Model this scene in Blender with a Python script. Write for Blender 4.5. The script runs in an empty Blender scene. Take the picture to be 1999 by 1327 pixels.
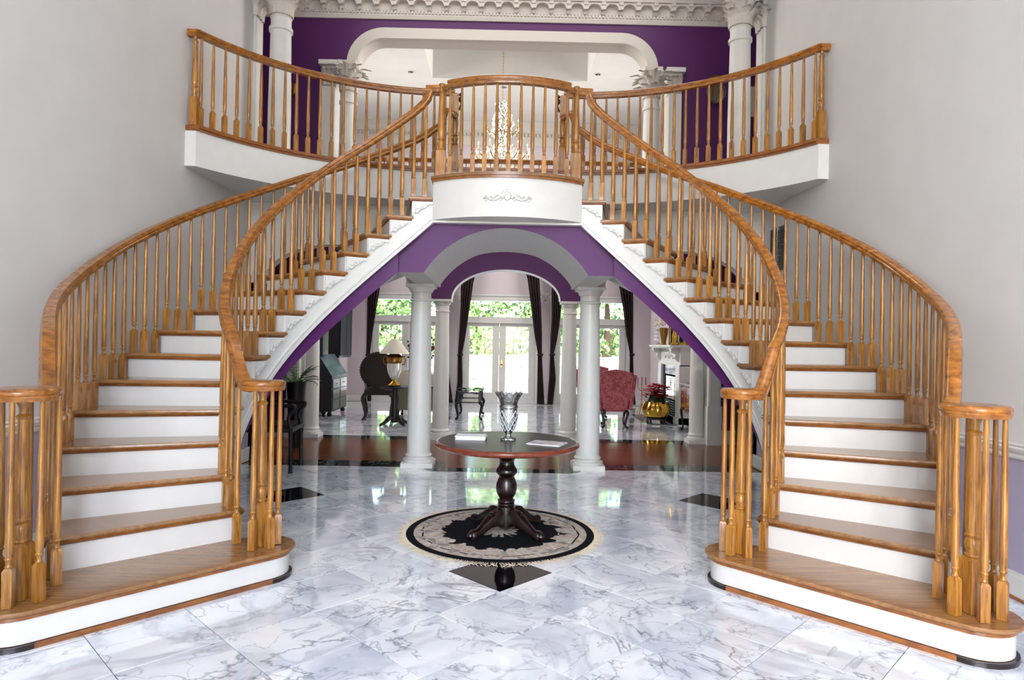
import bpy, bmesh, math, random
from math import sin, cos, pi, radians, sqrt, atan2
from mathutils import Vector, Matrix
random.seed(7)
SC = bpy.context.scene
COL = SC.collection

# ---------------------------------------------------------------- camera
F, CAMX, CAMZ = 1277.82, 0.0072, 1.5748
YAW, PIT, ROL = radians(.5549), radians(.2507), radians(-1.0435)
fw = Vector((sin(YAW)*cos(PIT), cos(YAW)*cos(PIT), sin(PIT)))
rt = Vector((cos(YAW), -sin(YAW), 0)); up = rt.cross(fw)
X = rt*cos(ROL) - up*sin(ROL); Y = rt*sin(ROL) + up*cos(ROL); Z = -fw
cd = bpy.data.cameras.new('camera'); cam = bpy.data.objects.new('camera', cd); COL.objects.link(cam)
cd.sensor_width = 36; cd.lens = F/1999*36; cd.clip_start = .05; cd.clip_end = 300
cam.matrix_world = Matrix(((X.x,Y.x,Z.x,CAMX),(X.y,Y.y,Z.y,0),(X.z,Y.z,Z.z,CAMZ),(0,0,0,1)))
SC.camera = cam
def P(u, v, y):            # a point of the photo at depth y, in metres
    a = cos(ROL)*(u-999.5) - sin(ROL)*(v-663.5); b = sin(ROL)*(u-999.5) + cos(ROL)*(v-663.5)
    w = fw + rt*(a/F) - up*(b/F); k = y/w.y
    return Vector((CAMX+k*w.x, y, CAMZ+k*w.z))

# ---------------------------------------------------------------- world, light, exposure
W = bpy.data.worlds.new('world'); SC.world = W; W.use_nodes = True
nt = W.node_tree; bg = nt.nodes['Background']
sky = nt.nodes.new('ShaderNodeTexSky'); sky.sky_type = 'NISHITA'; sky.sun_disc = False
sky.sun_elevation = radians(50); sky.sun_rotation = radians(200); sky.air_density = 1.0; sky.dust_density = 2.5
nt.links.new(sky.outputs[0], bg.inputs[0]); bg.inputs[1].default_value = 2.4
def sun(name, energy, rot, col):
    l = bpy.data.lights.new(name, 'SUN'); l.energy = energy; l.angle = radians(1.5); l.color = col
    o = bpy.data.objects.new(name, l); COL.objects.link(o); o.rotation_euler = rot; return o
sun('sun', 9.0, (radians(42), 0, radians(12)), (1, .96, .88))
def area(name, loc, rot, sx, sy, power, col, spread=180):
    l = bpy.data.lights.new(name, 'AREA'); l.shape = 'RECTANGLE'; l.size = sx; l.size_y = sy; l.energy = power; l.color = col; l.spread = radians(spread)
    o = bpy.data.objects.new(name, l); COL.objects.link(o); o.location = loc; o.rotation_euler = rot; return o
R_ = radians; ZCL = 7.3
area('front_window_light', (-.8, -4.85, 4.3), (R_(84), 0, 0), 5.2, 5.0, 225, (.93, .97, 1.0))      # tall window over the front door
area('front_door_light', (0, -4.85, 1.3), (R_(90), 0, 0), 3.0, 2.0, 40, (.93, .97, 1.0))
area('foyer_ambient_fill', (0, 1.8, ZCL-.02), (0, 0, 0), 3.6, 4.6, 150, (.97, .98, 1.0))  # added overhead fill, lifts the ambient light on the foyer walls
area('hall_fill_light', (0, 9.5, 3.36), (0, 0, 0), 5.0, .4, 42, (1, .93, .84))  # added fill hidden under the bridge, brightens the hall's wood floor
area('bridge_fill_light', (0, 9.6, 7.27), (0, 0, 0), 5.0, .5, 75, (1, .96, .9))  # unseen added fill, brightens the cornice and upper hall
area('back_room_west_fill', (-5.6, 13.6, 5.3), (R_(80), 0, R_(-90)), 3.0, 2.4, 400, (1, .97, .92), 100)  # added side fill for the back room; this wall has no window
area('back_room_east_fill', (5.28, 13.6, 5.3), (R_(80), 0, R_(90)), 3.0, 2.4, 400, (1, .97, .92), 100)  # matching fill added on the east side, no window built there
SC.view_settings.view_transform = 'Standard'; SC.view_settings.look = 'None'
SC.view_settings.exposure = -0.32; SC.view_settings.gamma = 1; SC.view_settings.use_curve_mapping = False

# ---------------------------------------------------------------- materials
def lin(r, g, b):
    f = lambda c: (c/255/12.92) if c <= 10 else (((c/255)+.055)/1.055)**2.4
    return (f(r), f(g), f(b), 1)
def mat(name, col=(.8,.8,.8,1), rough=.5, metal=0, spec=.5, coat=0, bump=0, bscale=60):
    m = bpy.data.materials.new(name); m.use_nodes = True; n = m.node_tree.nodes; b = n['Principled BSDF']
    b.inputs['Base Color'].default_value = col; b.inputs['Roughness'].default_value = rough
    b.inputs['Metallic'].default_value = metal; b.inputs['Specular IOR Level'].default_value = spec
    b.inputs['Coat Weight'].default_value = coat
    L = m.node_tree.links
    tc = n.new('ShaderNodeTexCoord'); nz = n.new('ShaderNodeTexNoise'); nz.inputs['Scale'].default_value = bscale
    L.new(tc.outputs['Object'], nz.inputs['Vector'])
    hs = n.new('ShaderNodeMix'); hs.data_type = 'RGBA'; hs.blend_type = 'MULTIPLY'; hs.inputs[0].default_value = .10
    hs.inputs[6].default_value = col; L.new(nz.outputs['Fac'], hs.inputs[7]); L.new(hs.outputs[2], b.inputs['Base Color'])
    if bump:
        bm = n.new('ShaderNodeBump'); bm.inputs['Strength'].default_value = bump; bm.inputs['Distance'].default_value = .004
        L.new(nz.outputs['Fac'], bm.inputs['Height']); L.new(bm.outputs[0], b.inputs['Normal'])
    return m
def noise(n, L, vec, scale, detail=4, dist=0, rough=.5):
    t = n.new('ShaderNodeTexNoise'); t.inputs['Scale'].default_value = scale; t.inputs['Detail'].default_value = detail
    t.inputs['Distortion'].default_value = dist; t.inputs['Roughness'].default_value = rough
    L.new(vec, t.inputs['Vector']); return t
def ramp(n, L, fac, stops):
    r = n.new('ShaderNodeValToRGB'); e = r.color_ramp.elements
    while len(e) < len(stops): e.new(.5)
    for k, (p, c) in enumerate(stops): e[k].position = p; e[k].color = c
    L.new(fac, r.inputs['Fac']); return r
def wood(name, c1, c2, scale=(40, 40, 3), rough=.3, coat=.3):
    m = bpy.data.materials.new(name); m.use_nodes = True; n = m.node_tree.nodes; L = m.node_tree.links; b = n['Principled BSDF']
    tc = n.new('ShaderNodeTexCoord'); mp = n.new('ShaderNodeMapping'); mp.inputs['Scale'].default_value = scale
    oi = n.new('ShaderNodeObjectInfo'); ml = n.new('ShaderNodeMath'); ml.operation = 'MULTIPLY'; ml.inputs[1].default_value = 37
    L.new(oi.outputs['Random'], ml.inputs[0]); L.new(ml.outputs[0], mp.inputs['Location'])
    L.new(tc.outputs['Object'], mp.inputs['Vector'])
    t = noise(n, L, mp.outputs[0], 1.0, 6, .6, .6)
    mid = tuple((c1[k]+c2[k])/2 for k in range(3))+(1,)
    r = ramp(n, L, t.outputs['Fac'], [(.30, c1), (.5, mid), (.70, c2)])
    hv = n.new('ShaderNodeHueSaturation'); mr = n.new('ShaderNodeMapRange'); mr.inputs[3].default_value = .82; mr.inputs[4].default_value = 1.15
    L.new(oi.outputs['Random'], mr.inputs[0]); L.new(mr.outputs[0], hv.inputs['Value']); L.new(r.outputs[0], hv.inputs['Color'])
    L.new(hv.outputs[0], b.inputs['Base Color'])
    b.inputs['Roughness'].default_value = rough; b.inputs['Coat Weight'].default_value = coat; b.inputs['Coat Roughness'].default_value = .12
    bm = n.new('ShaderNodeBump'); bm.inputs['Strength'].default_value = .15; bm.inputs['Distance'].default_value = .002
    L.new(t.outputs['Fac'], bm.inputs['Height']); L.new(bm.outputs[0], b.inputs['Normal'])
    return m
M = {}
M['white'] = mat('white_paint', lin(216,215,211), .38, bscale=8)
M['wall'] = mat('grey_white_wall_paint', lin(211,209,206), .6, bscale=3)
M['lavender'] = mat('lavender_wall_paint', lin(168,160,182), .6, bscale=3)
M['purple'] = mat('purple_wall_paint', lin(80,21,90), .55, bscale=3)
M['pinkwall'] = mat('pale_pink_wall_paint', lin(205,194,200), .6, bscale=3)
M['ceil'] = mat('ceiling_paint', lin(224,223,218), .7, bscale=3)
M['stone'] = mat('cast_plaster', lin(205,200,192), .6, bump=.3, bscale=90)
OC1, OC2 = lin(108,62,18), lin(190,132,52)
M['oak'] = wood('oak_upright', OC1, OC2, (60, 60, 5), .28, .4)
M['oakrail'] = wood('oak_handrail', lin(106,56,12), lin(180,114,34), (14, 14, 30), .25, .5)
M['oaktread'] = wood('oak_tread', lin(122,82,46), lin(162,118,72), (3, 40, 30), .25, .4)
M['oakedge'] = wood('oak_nosing', lin(104,56,20), lin(160,98,42), (12, 12, 40), .28, .4)
M['mahog'] = wood('dark_mahogany', lin(13,7,7), lin(34,15,12), (20, 20, 4), .25, .25)
M['redwood'] = wood('reddish_mahogany', lin(84,34,20), lin(138,62,34), (10, 10, 30), .2, .6)
M['blackwood'] = mat('black_lacquer', lin(12,12,15), .45, spec=.3, coat=.1)
M['leather'] = mat('dark_leather', lin(34,20,20), .55, spec=.25, bump=.2, bscale=120)
M['red'] = mat('red_damask', lin(146,62,68), .7, bump=.3, bscale=45)
def damask(m, c2, sc):
    n = m.node_tree.nodes; L = m.node_tree.links; tc = n.new('ShaderNodeTexCoord'); t = noise(n, L, tc.outputs['Object'], sc, 3, 1.2)
    c1 = lin(140,58,64); r = ramp(n, L, t.outputs['Fac'], [(.46, c1), (.54, c2)]); L.new(r.outputs[0], n['Principled BSDF'].inputs['Base Color'])
damask(M['red'], lin(168,86,90), 14)
M['green_damask'] = mat('olive_damask', lin(112,108,84), .7, bump=.3, bscale=50)
M['cream'] = mat('cream_fabric', lin(214,206,184), .8, bump=.3, bscale=60)
M['velvet'] = mat('dark_burgundy_velvet', lin(40,18,26), .85)
M['brass'] = mat('polished_brass', lin(214,170,70), .18, 1)
M['chrome'] = mat('silver_metal', lin(200,200,200), .25, 1)
M['blackiron'] = mat('black_iron', lin(22,22,22), .5)
M['grille'] = mat('dark_grille', lin(62,68,72), .5)
M['shade'] = mat('ivory_lamp_shade', lin(216,210,196), .8)
M['leaf'] = mat('green_leaves', lin(72,112,58), .5)
M['darkleaf'] = mat('dark_green_leaves', lin(20,42,22), .45)
M['poin'] = mat('red_poinsettia', lin(200,16,34), .55)
M['rose'] = mat('dark_red_rose', lin(110,16,30), .55)
M['paper'] = mat('white_paper', lin(235,236,238), .5)
M['gilt'] = mat('antique_gilt', lin(150,110,50), .35, .8)
M['mirror'] = mat('mirror', lin(225,230,230), .02, 1)
M['blackmarble'] = mat('black_marble_plain', lin(7,8,10), .04); M['blackmarble'].node_tree.nodes['Principled BSDF'].inputs['IOR'].default_value = 1.33
M['terrace'] = mat('pale_terrace_stone', lin(236,232,222), .7)
M['bark'] = mat('bark', lin(80,62,48), .9, bump=.5, bscale=30)
M['lens'] = mat('dark_lamp_recess', lin(26,24,24), .4)
BM = mat('lit_bulb', (1,.9,.7,1)); BM.node_tree.nodes['Principled BSDF'].inputs['Emission Color'].default_value = (1,.86,.62,1); BM.node_tree.nodes['Principled BSDF'].inputs['Emission Strength'].default_value = 3; M['bulb'] = BM
M['candle'] = mat('ivory_candle', lin(238,232,214), .5)

def marble():
    m = bpy.data.materials.new('veined_white_marble'); m.use_nodes = True; n = m.node_tree.nodes; L = m.node_tree.links; b = n['Principled BSDF']
    tc = n.new('ShaderNodeTexCoord'); oi = n.new('ShaderNodeObjectInfo')
    cx = n.new('ShaderNodeCombineXYZ'); ml = n.new('ShaderNodeMath'); ml.operation = 'MULTIPLY'; ml.inputs[1].default_value = 60
    L.new(oi.outputs['Random'], ml.inputs[0]); L.new(ml.outputs[0], cx.inputs[2]); L.new(ml.outputs[0], cx.inputs[0])
    ad = n.new('ShaderNodeVectorMath'); ad.operation = 'ADD'; L.new(tc.outputs['Object'], ad.inputs[0]); L.new(cx.outputs[0], ad.inputs[1])
    # veins: thin bands where a warped noise crosses its middle value
    def vein(scale, dist, width, det=4):
        t = noise(n, L, ad.outputs[0], scale, det, dist, .55)
        s = n.new('ShaderNodeMath'); s.operation = 'SUBTRACT'; s.inputs[1].default_value = .5; L.new(t.outputs['Fac'], s.inputs[0])
        a = n.new('ShaderNodeMath'); a.operation = 'ABSOLUTE'; L.new(s.outputs[0], a.inputs[0])
        r = ramp(n, L, a.outputs[0], [(0, (1,1,1,1)), (width, (0,0,0,1))]); return r
    v1 = vein(1.1, .7, .009, 6); v2 = vein(2.3, .5, .010, 5); v3 = vein(1.6, 1.2, .05, 5)
    cl = noise(n, L, ad.outputs[0], 1.6, 5, .8); gate = noise(n, L, ad.outputs[0], 2.6, 2)
    base = ramp(n, L, cl.outputs['Fac'], [(.34, lin(192,200,212)), (.5, lin(222,228,236)), (.66, lin(236,239,243))])
    def mixc(fac, c_in, col, amt):
        k = n.new('ShaderNodeMath'); k.operation = 'MULTIPLY'; k.inputs[1].default_value = amt; L.new(fac, k.inputs[0])
        x = n.new('ShaderNodeMix'); x.data_type = 'RGBA'; L.new(k.outputs[0], x.inputs[0]); L.new(c_in, x.inputs[6]); x.inputs[7].default_value = col
        return x.outputs[2]
    g = ramp(n, L, gate.outputs['Fac'], [(.36, (.1,.1,.1,1)), (.52, (1,1,1,1))])
    gm = n.new('ShaderNodeMath'); gm.operation = 'MULTIPLY'; L.new(v1.outputs[0], gm.inputs[0]); L.new(g.outputs[0], gm.inputs[1])
    gm2 = n.new('ShaderNodeMath'); gm2.operation = 'MULTIPLY'; L.new(v3.outputs[0], gm2.inputs[0]); L.new(g.outputs[0], gm2.inputs[1])
    c = mixc(gm2.outputs[0], base.outputs[0], lin(176,180,192), .6)
    c = mixc(v2.outputs[0], c, lin(140,148,166), .6)
    c = mixc(gm.outputs[0], c, lin(84,92,110), .68)
    L.new(c, b.inputs['Base Color'])
    b.inputs['Roughness'].default_value = .055; b.inputs['Specular IOR Level'].default_value = .75
    b.inputs['Coat Weight'].default_value = .5; b.inputs['Coat Roughness'].default_value = .03
    return m
M['marble'] = marble()
def blackborder():
    m = bpy.data.materials.new('black_veined_marble'); m.use_nodes = True; n = m.node_tree.nodes; L = m.node_tree.links; b = n['Principled BSDF']
    tc = n.new('ShaderNodeTexCoord'); t = noise(n, L, tc.outputs['Object'], 4, 4, 2)
    s = n.new('ShaderNodeMath'); s.operation = 'SUBTRACT'; s.inputs[1].default_value = .5; L.new(t.outputs['Fac'], s.inputs[0])
    a = n.new('ShaderNodeMath'); a.operation = 'ABSOLUTE'; L.new(s.outputs[0], a.inputs[0])
    r = ramp(n, L, a.outputs[0], [(0, lin(150,150,150)), (.012, lin(14,14,16))]); L.new(r.outputs[0], b.inputs['Base Color'])
    b.inputs['Roughness'].default_value = .06; b.inputs['IOR'].default_value = 1.28; return m
M['border'] = blackborder()
def planks():
    m = bpy.data.materials.new('oak_floorboards'); m.use_nodes = True; n = m.node_tree.nodes; L = m.node_tree.links; b = n['Principled BSDF']
    tc = n.new('ShaderNodeTexCoord'); br = n.new('ShaderNodeTexBrick'); br.inputs['Scale'].default_value = 1
    br.inputs['Brick Width'].default_value = 1.1; br.inputs['Row Height'].default_value = .083; br.inputs['Mortar Size'].default_value = .002
    br.inputs['Color1'].default_value = lin(150,86,40); br.inputs['Color2'].default_value = lin(112,60,28); br.inputs['Mortar'].default_value = lin(40,22,14)
    L.new(tc.outputs['Object'], br.inputs['Vector']); 
    mp = n.new('ShaderNodeMapping'); mp.inputs['Scale'].default_value = (3, 50, 1); L.new(tc.outputs['Object'], mp.inputs[0])
    t = noise(n, L, mp.outputs[0], 1, 4); x = n.new('ShaderNodeMix'); x.data_type = 'RGBA'; x.blend_type = 'MULTIPLY'; x.inputs[0].default_value = .6
    L.new(br.outputs['Color'], x.inputs[6]); L.new(t.outputs['Fac'], x.inputs[7]); L.new(x.outputs[2], b.inputs['Base Color'])
    b.inputs['Roughness'].default_value = .16; b.inputs['IOR'].default_value = 1.3; b.inputs['Coat Weight'].default_value = .0; b.inputs['Coat Roughness'].default_value = .06; return m
M['planks'] = planks()
def glassmat(name, tint, gl=.12, rough=.0):
    m = bpy.data.materials.new(name); m.use_nodes = True; n = m.node_tree.nodes; L = m.node_tree.links
    n.remove(n['Principled BSDF']); o = n['Material Output']
    t = n.new('ShaderNodeBsdfTransparent'); t.inputs[0].default_value = tint; g = n.new('ShaderNodeBsdfGlossy'); g.inputs['Roughness'].default_value = rough
    fr = n.new('ShaderNodeFresnel'); fr.inputs[0].default_value = 1.5; ad = n.new('ShaderNodeMath'); ad.operation = 'ADD'; ad.inputs[1].default_value = gl
    L.new(fr.outputs[0], ad.inputs[0]); x = n.new('ShaderNodeMixShader'); L.new(ad.outputs[0], x.inputs[0]); L.new(t.outputs[0], x.inputs[1]); L.new(g.outputs[0], x.inputs[2])
    L.new(x.outputs[0], o.inputs[0]); return m
M['pane'] = glassmat('window_glass', (.97,.98,.97,1), .0)
M['crystal'] = glassmat('cut_crystal', (.96,.97,.98,1), .28, .08)
M['tableglass'] = glassmat('table_glass', (.75,.85,.82,1), .12)
def rugmat():
    m = bpy.data.materials.new('floral_rug'); m.use_nodes = True; n = m.node_tree.nodes; L = m.node_tree.links; b = n['Principled BSDF']
    tc = n.new('ShaderNodeTexCoord')
    def math(op, a, c=None, v=None):
        k = n.new('ShaderNodeMath'); k.operation = op
        if a is not None: L.new(a, k.inputs[0])
        if c is not None: L.new(c, k.inputs[1])
        if v is not None: k.inputs[1].default_value = v
        return k.outputs[0]
    ln = n.new('ShaderNodeVectorMath'); ln.operation = 'LENGTH'; L.new(tc.outputs['Object'], ln.inputs[0]); r = ln.outputs['Value']
    sp = n.new('ShaderNodeSeparateXYZ'); L.new(tc.outputs['Object'], sp.inputs[0])
    ang = n.new('ShaderNodeMath'); ang.operation = 'ARCTAN2'; L.new(sp.outputs[1], ang.inputs[0]); L.new(sp.outputs[0], ang.inputs[1])
    nz = noise(n, L, tc.outputs['Object'], 9, 3, .4); nzf = noise(n, L, tc.outputs['Object'], 40, 2)
    # black field with a petalled edge
    s1 = math('SINE', math('MULTIPLY', ang.outputs[0], v=14)); w = math('ADD', math('MULTIPLY', s1, v=.022), math('MULTIPLY', math('SUBTRACT', nz.outputs['Fac'], v=.5), v=.28))
    rr = math('ADD', r, w)
    def band(v, lo, hi):
        return math('MULTIPLY', math('GREATER_THAN', v, v=lo), math('LESS_THAN', v, v=hi))
    inner = band(rr, .14, .48); edge = band(r, .712, .779); line = math('MULTIPLY', band(math('ADD', r, math('MULTIPLY', s1, v=.006)), .635, .648), math('GREATER_THAN', nz.outputs['Fac'], v=.47))
    blk = math('MAXIMUM', math('MAXIMUM', inner, edge), line)
    fl = ramp(n, L, nz.outputs['Fac'], [(.38, lin(140,134,130)), (.46, lin(192,186,176)), (.56, lin(176,158,148)), (.64, lin(204,196,182))])
    vo = n.new('ShaderNodeTexVoronoi'); vo.inputs['Scale'].default_value = 11; L.new(tc.outputs['Object'], vo.inputs['Vector'])
    f2 = ramp(n, L, vo.outputs['Distance'], [(.08, lin(186,140,128)), (.16, lin(214,190,170)), (.3, (1,1,1,1))])
    fx = n.new('ShaderNodeMix'); fx.data_type = 'RGBA'; fx.blend_type = 'MULTIPLY'; fx.inputs[0].default_value = .7
    L.new(fl.outputs[0], fx.inputs[6]); L.new(f2.outputs[0], fx.inputs[7])
    x = n.new('ShaderNodeMix'); x.data_type = 'RGBA'; L.new(blk, x.inputs[0]); L.new(fx.outputs[2], x.inputs[6]); x.inputs[7].default_value = lin(16,17,24)
    L.new(x.outputs[2], b.inputs['Base Color']); b.inputs['Roughness'].default_value = .95; b.inputs['Specular IOR Level'].default_value = .1
    bm = n.new('ShaderNodeBump'); bm.inputs['Strength'].default_value = .5; bm.inputs['Distance'].default_value = .004; L.new(nzf.outputs['Fac'], bm.inputs['Height']); L.new(bm.outputs[0], b.inputs['Normal'])
    return m
M['rug'] = rugmat(); M['fringe'] = mat('beige_fringe', lin(206,192,168), .9)
def foliage():
    m = bpy.data.materials.new('hedge_leaves'); m.use_nodes = True; n = m.node_tree.nodes; L = m.node_tree.links; b = n['Principled BSDF']
    tc = n.new('ShaderNodeTexCoord'); t = noise(n, L, tc.outputs['Object'], 1.4, 5)
    r = ramp(n, L, t.outputs['Fac'], [(.35, lin(74,112,58)), (.5, lin(124,158,90)), (.65, lin(180,200,132))]); L.new(r.outputs[0], b.inputs['Base Color'])
    b.inputs['Roughness'].default_value = .6; return m
M['foliage'] = foliage()

# ---------------------------------------------------------------- mesh helpers
class MB:
    def __init__(s): s.v = []; s.f = []; s.m = []; s.k = 0
    def add(s, vs, fs, k=None):
        o = len(s.v); s.v += [tuple(v) for v in vs]
        for f in fs: s.f.append(tuple(i+o for i in f)); s.m.append(s.k if k is None else k)
        return s
    def box(s, x0, x1, y0, y1, z0, z1, T=None):
        vs = [Vector((x, y, z)) for z in (z0, z1) for y in (y0, y1) for x in (x0, x1)]
        if T: vs = [T @ v for v in vs]
        return s.add(vs, [(0,2,3,1),(4,5,7,6),(0,1,5,4),(2,6,7,3),(0,4,6,2),(1,3,7,5)])
    def prism(s, poly, z0, z1, T=None):
        n = len(poly); vs = [Vector((x, y, z0)) for x, y in poly] + [Vector((x, y, z1)) for x, y in poly]
        if T: vs = [T @ v for v in vs]
        return s.add(vs, [tuple(range(n))[::-1], tuple(range(n, 2*n))] + [(i, (i+1) % n, n+(i+1) % n, n+i) for i in range(n)])
    def rings(s, rings, cap=True):          # list of equal-length closed loops
        n = len(rings[0]); vs = [p for r in rings for p in r]; fs = []
        for k in range(len(rings)-1):
            for i in range(n): fs.append((k*n+i, k*n+(i+1) % n, (k+1)*n+(i+1) % n, (k+1)*n+i))
        if cap: fs.append(tuple(range(n))[::-1]); fs.append(tuple((len(rings)-1)*n+i for i in range(n)))
        return s.add(vs, fs)
    def lathe(s, prof, c=(0,0,0), seg=16, T=None):       # prof: [(r, z)]
        rs = []
        for r, z in prof:
            ring = [Vector((c[0]+max(r, .0005)*cos(2*pi*i/seg), c[1]+max(r, .0005)*sin(2*pi*i/seg), c[2]+z)) for i in range(seg)]
            if T: ring = [T @ p for p in ring]
            rs.append(ring)
        return s.rings(rs)
    def tube(s, path, rad, seg=8):
        path = [Vector(p) for p in path]; n = len(path)
        rad = rad if hasattr(rad, '__len__') else [rad]*n; rs = []; prev = None
        for i, p in enumerate(path):
            t = (path[min(i+1, n-1)] - path[max(i-1, 0)]).normalized()
            a = prev if prev else (Vector((0,0,1)) if abs(t.z) < .9 else Vector((1,0,0)))
            a = (a - t*a.dot(t)).normalized(); prev = a; b = t.cross(a)
            rs.append([p + a*rad[i]*cos(2*pi*k/seg) + b*rad[i]*sin(2*pi*k/seg) for k in range(seg)])
        return s.rings(rs)
    def sweep(s, path, prof, sides=None, closed=False):     # prof: [(side, up)]
        path = [Vector(p) for p in path]; n = len(path); rs = []; last = None
        for i, p in enumerate(path):
            if closed: t = (path[(i+1) % n]-path[i-1]).normalized()
            else: t = (path[min(i+1, n-1)] - path[max(i-1, 0)]).normalized()
            if sides: sd = Vector(sides[i]).normalized()
            else:
                h = Vector((t.x, t.y, 0)); sd = Vector((h.y, -h.x, 0)).normalized() if h.length > .15 or last is None else last
            last = sd; u = sd.cross(t).normalized()
            rs.append([p + sd*a + u*b for a, b in prof])
        if closed: rs.append(rs[0])
        return s.rings(rs, not closed)
    def sphere(s, c, r, seg=10, rng=6, sc=(1,1,1)):
        return s.rings([[Vector((c[0]+r*sc[0]*sin(pi*(k+.02)/(rng+.04))*cos(2*pi*i/seg), c[1]+r*sc[1]*sin(pi*(k+.02)/(rng+.04))*sin(2*pi*i/seg), c[2]-r*sc[2]*cos(pi*(k+.02)/(rng+.04)))) for i in range(seg)] for k in range(rng+1)])
    def mesh(s, name, mats, smooth=35, fix=True):
        me = bpy.data.meshes.new(name); me.from_pydata(s.v, [], s.f)
        for m in (mats if isinstance(mats, (list, tuple)) else [mats]): me.materials.append(M[m] if isinstance(m, str) else m)
        me.polygons.foreach_set('material_index', s.m)
        if fix:
            b = bmesh.new(); b.from_mesh(me); bmesh.ops.recalc_face_normals(b, faces=b.faces); b.to_mesh(me); b.free()
        if smooth:
            me.polygons.foreach_set('use_smooth', [True]*len(me.polygons)); me.set_sharp_from_angle(angle=radians(smooth))
        return me
    def build(s, name, mats, parent=None, smooth=35, fix=True, **kw):
        o = bpy.data.objects.new(name, s.mesh(name, mats, smooth, fix)); COL.objects.link(o)
        if parent is not None: o.parent = parent
        for k, v in kw.items(): o[k] = v
        return o
def link(me, name, parent, loc=(0,0,0), rz=0, scale=None):
    o = bpy.data.objects.new(name, me); COL.objects.link(o); o.parent = parent; o.location = loc; o.rotation_euler = (0,0,rz)
    if scale: o.scale = scale
    return o
def tag(o, label=None, cat=None, group=None, kind=None):
    if label: o['label'] = label
    if cat: o['category'] = cat
    if group: o['group'] = group
    if kind: o['kind'] = kind
    return o
def thing(name, label, cat, loc=(0,0,0), rz=0, group=None):
    o = bpy.data.objects.new(name, None); COL.objects.link(o); o.location = loc; o.rotation_euler = (0,0,rz); o.empty_display_size = .1
    return tag(o, label, cat, group)
def struct(o): o['kind'] = 'structure'; return o
def sroot(name):
    o = bpy.data.objects.new(name, None); COL.objects.link(o); o['kind'] = 'structure'; o.empty_display_size = .1; return o
def offloc(o, dx=0, dy=0, dz=0): o.location = (o.location[0]+dx, o.location[1]+dy, o.location[2]+dz)
def bez(pts, n=10):     # Catmull-Rom through points
    pts = [Vector(p) for p in pts]; q = [pts[0]*2-pts[1]] + pts + [pts[-1]*2-pts[-2]]; out = []
    for k in range(1, len(q)-2):
        a, b, c, d = q[k-1:k+3]
        for i in range(n):
            t = i/n; out.append(.5*((2*b)+(c-a)*t+(2*a-5*b+4*c-d)*t*t+(3*b-a-3*c+d)*t**3))
    out.append(pts[-1]); return out

# ---------------------------------------------------------------- key dimensions
SX, SY, RI, RO = .7685, 5.4066, 1.3401, 2.4876
A0, DA, RISE = -61.38, 9.389, .2044
WX = 3.30                     # foyer side walls
ZL, ZB = 16*RISE, 3.74        # landing 3.27, balcony 3.74
ZC = 7.3
def sp_(s, R, i, z):          # a point of the flight on side s, at radius R and step number i
    a = radians(A0+i*DA); return Vector((s*(SX+R*cos(a)), SY+R*sin(a), z))

# ================================================================ SETTING
# ---- foyer floor: marble tiles laid on the diagonal, three black ones
HD = .3585; FY0 = 4.51
def clip(poly, fn):
    out = []
    for k in range(len(poly)):
        a, b = poly[k-1], poly[k]; fa, fb = fn(a), fn(b)
        if (fa >= 0) != (fb >= 0):
            t = fa/(fa-fb); out.append((a[0]+(b[0]-a[0])*t, a[1]+(b[1]-a[1])*t))
        if fb >= 0: out.append(b)
    return out
def tiles(root, x0, x1, y0, y1, black, ystep):
    full = None; g = .0022
    h = HD-g*1.4
    dm = [(h, 0), (0, h), (-h, 0), (0, -h)]
    def mk(poly, name, m):
        c = MB(); n = len(poly); bev = .0018
        cx = sum(p[0] for p in poly)/n; cy = sum(p[1] for p in poly)/n
        top = [(cx+(x-cx)*(1-bev*3), cy+(y-cy)*(1-bev*3)) for x, y in poly]
        c.rings([[Vector((x, y, -.012)) for x, y in poly], [Vector((x, y, -.0012)) for x, y in poly], [Vector((x, y, 0)) for x, y in top]])
        return c.mesh(name, m, 0)
    fullm = mk(dm, 'tile', 'marble'); fullb = mk(dm, 'tile', 'blackmarble')
    for i in range(-14, 15):
        for j in range(-22, 30):
            if (i+j) % 2: continue
            cx, cy = i*HD, FY0+j*HD
            if cx+HD < x0 or cx-HD > x1 or cy+HD < y0 or cy-HD > y1: continue
            ins = cx-HD >= x0 and cx+HD <= x1 and cy-HD >= y0 and cy+HD <= y1
            isb = any(abs(cx-bx) < .1 and abs(cy-by) < .1 for bx, by in black)
            if ins: me = fullb if isb else fullm
            else:
                pl = dm
                for fn in (lambda p: p[0]+cx-x0, lambda p: x1-p[0]-cx, lambda p: p[1]+cy-y0, lambda p: y1-p[1]-cy): pl = clip(pl, fn) if pl else pl
                if len(pl) < 3: continue
                xs = [p[0] for p in pl]; ys = [p[1] for p in pl]
                if (max(xs)-min(xs))*(max(ys)-min(ys)) < .004: continue
                me = mk(pl, 'tile', 'marble')
            o = link(me, 'tile', root, (cx, cy, 0))
            if isb: o['label'] = 'polished black diamond tile'
fl = sroot('floor')
MB().box(-WX, WX, -5.1, 8.2, -.1, -.0125).build('floor_bed', mat('grout', lin(126,128,134), .8), fl)
BLK = [(0, FY0), (6*HD, FY0+6*HD), (-6*HD, FY0+6*HD)]
tiles(fl, -WX, WX, 1.9, 8.2, BLK, 0)
MB().box(-WX, WX, -5.1, 1.9, -.012, 0).build('plain_marble', 'marble', fl)
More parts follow.
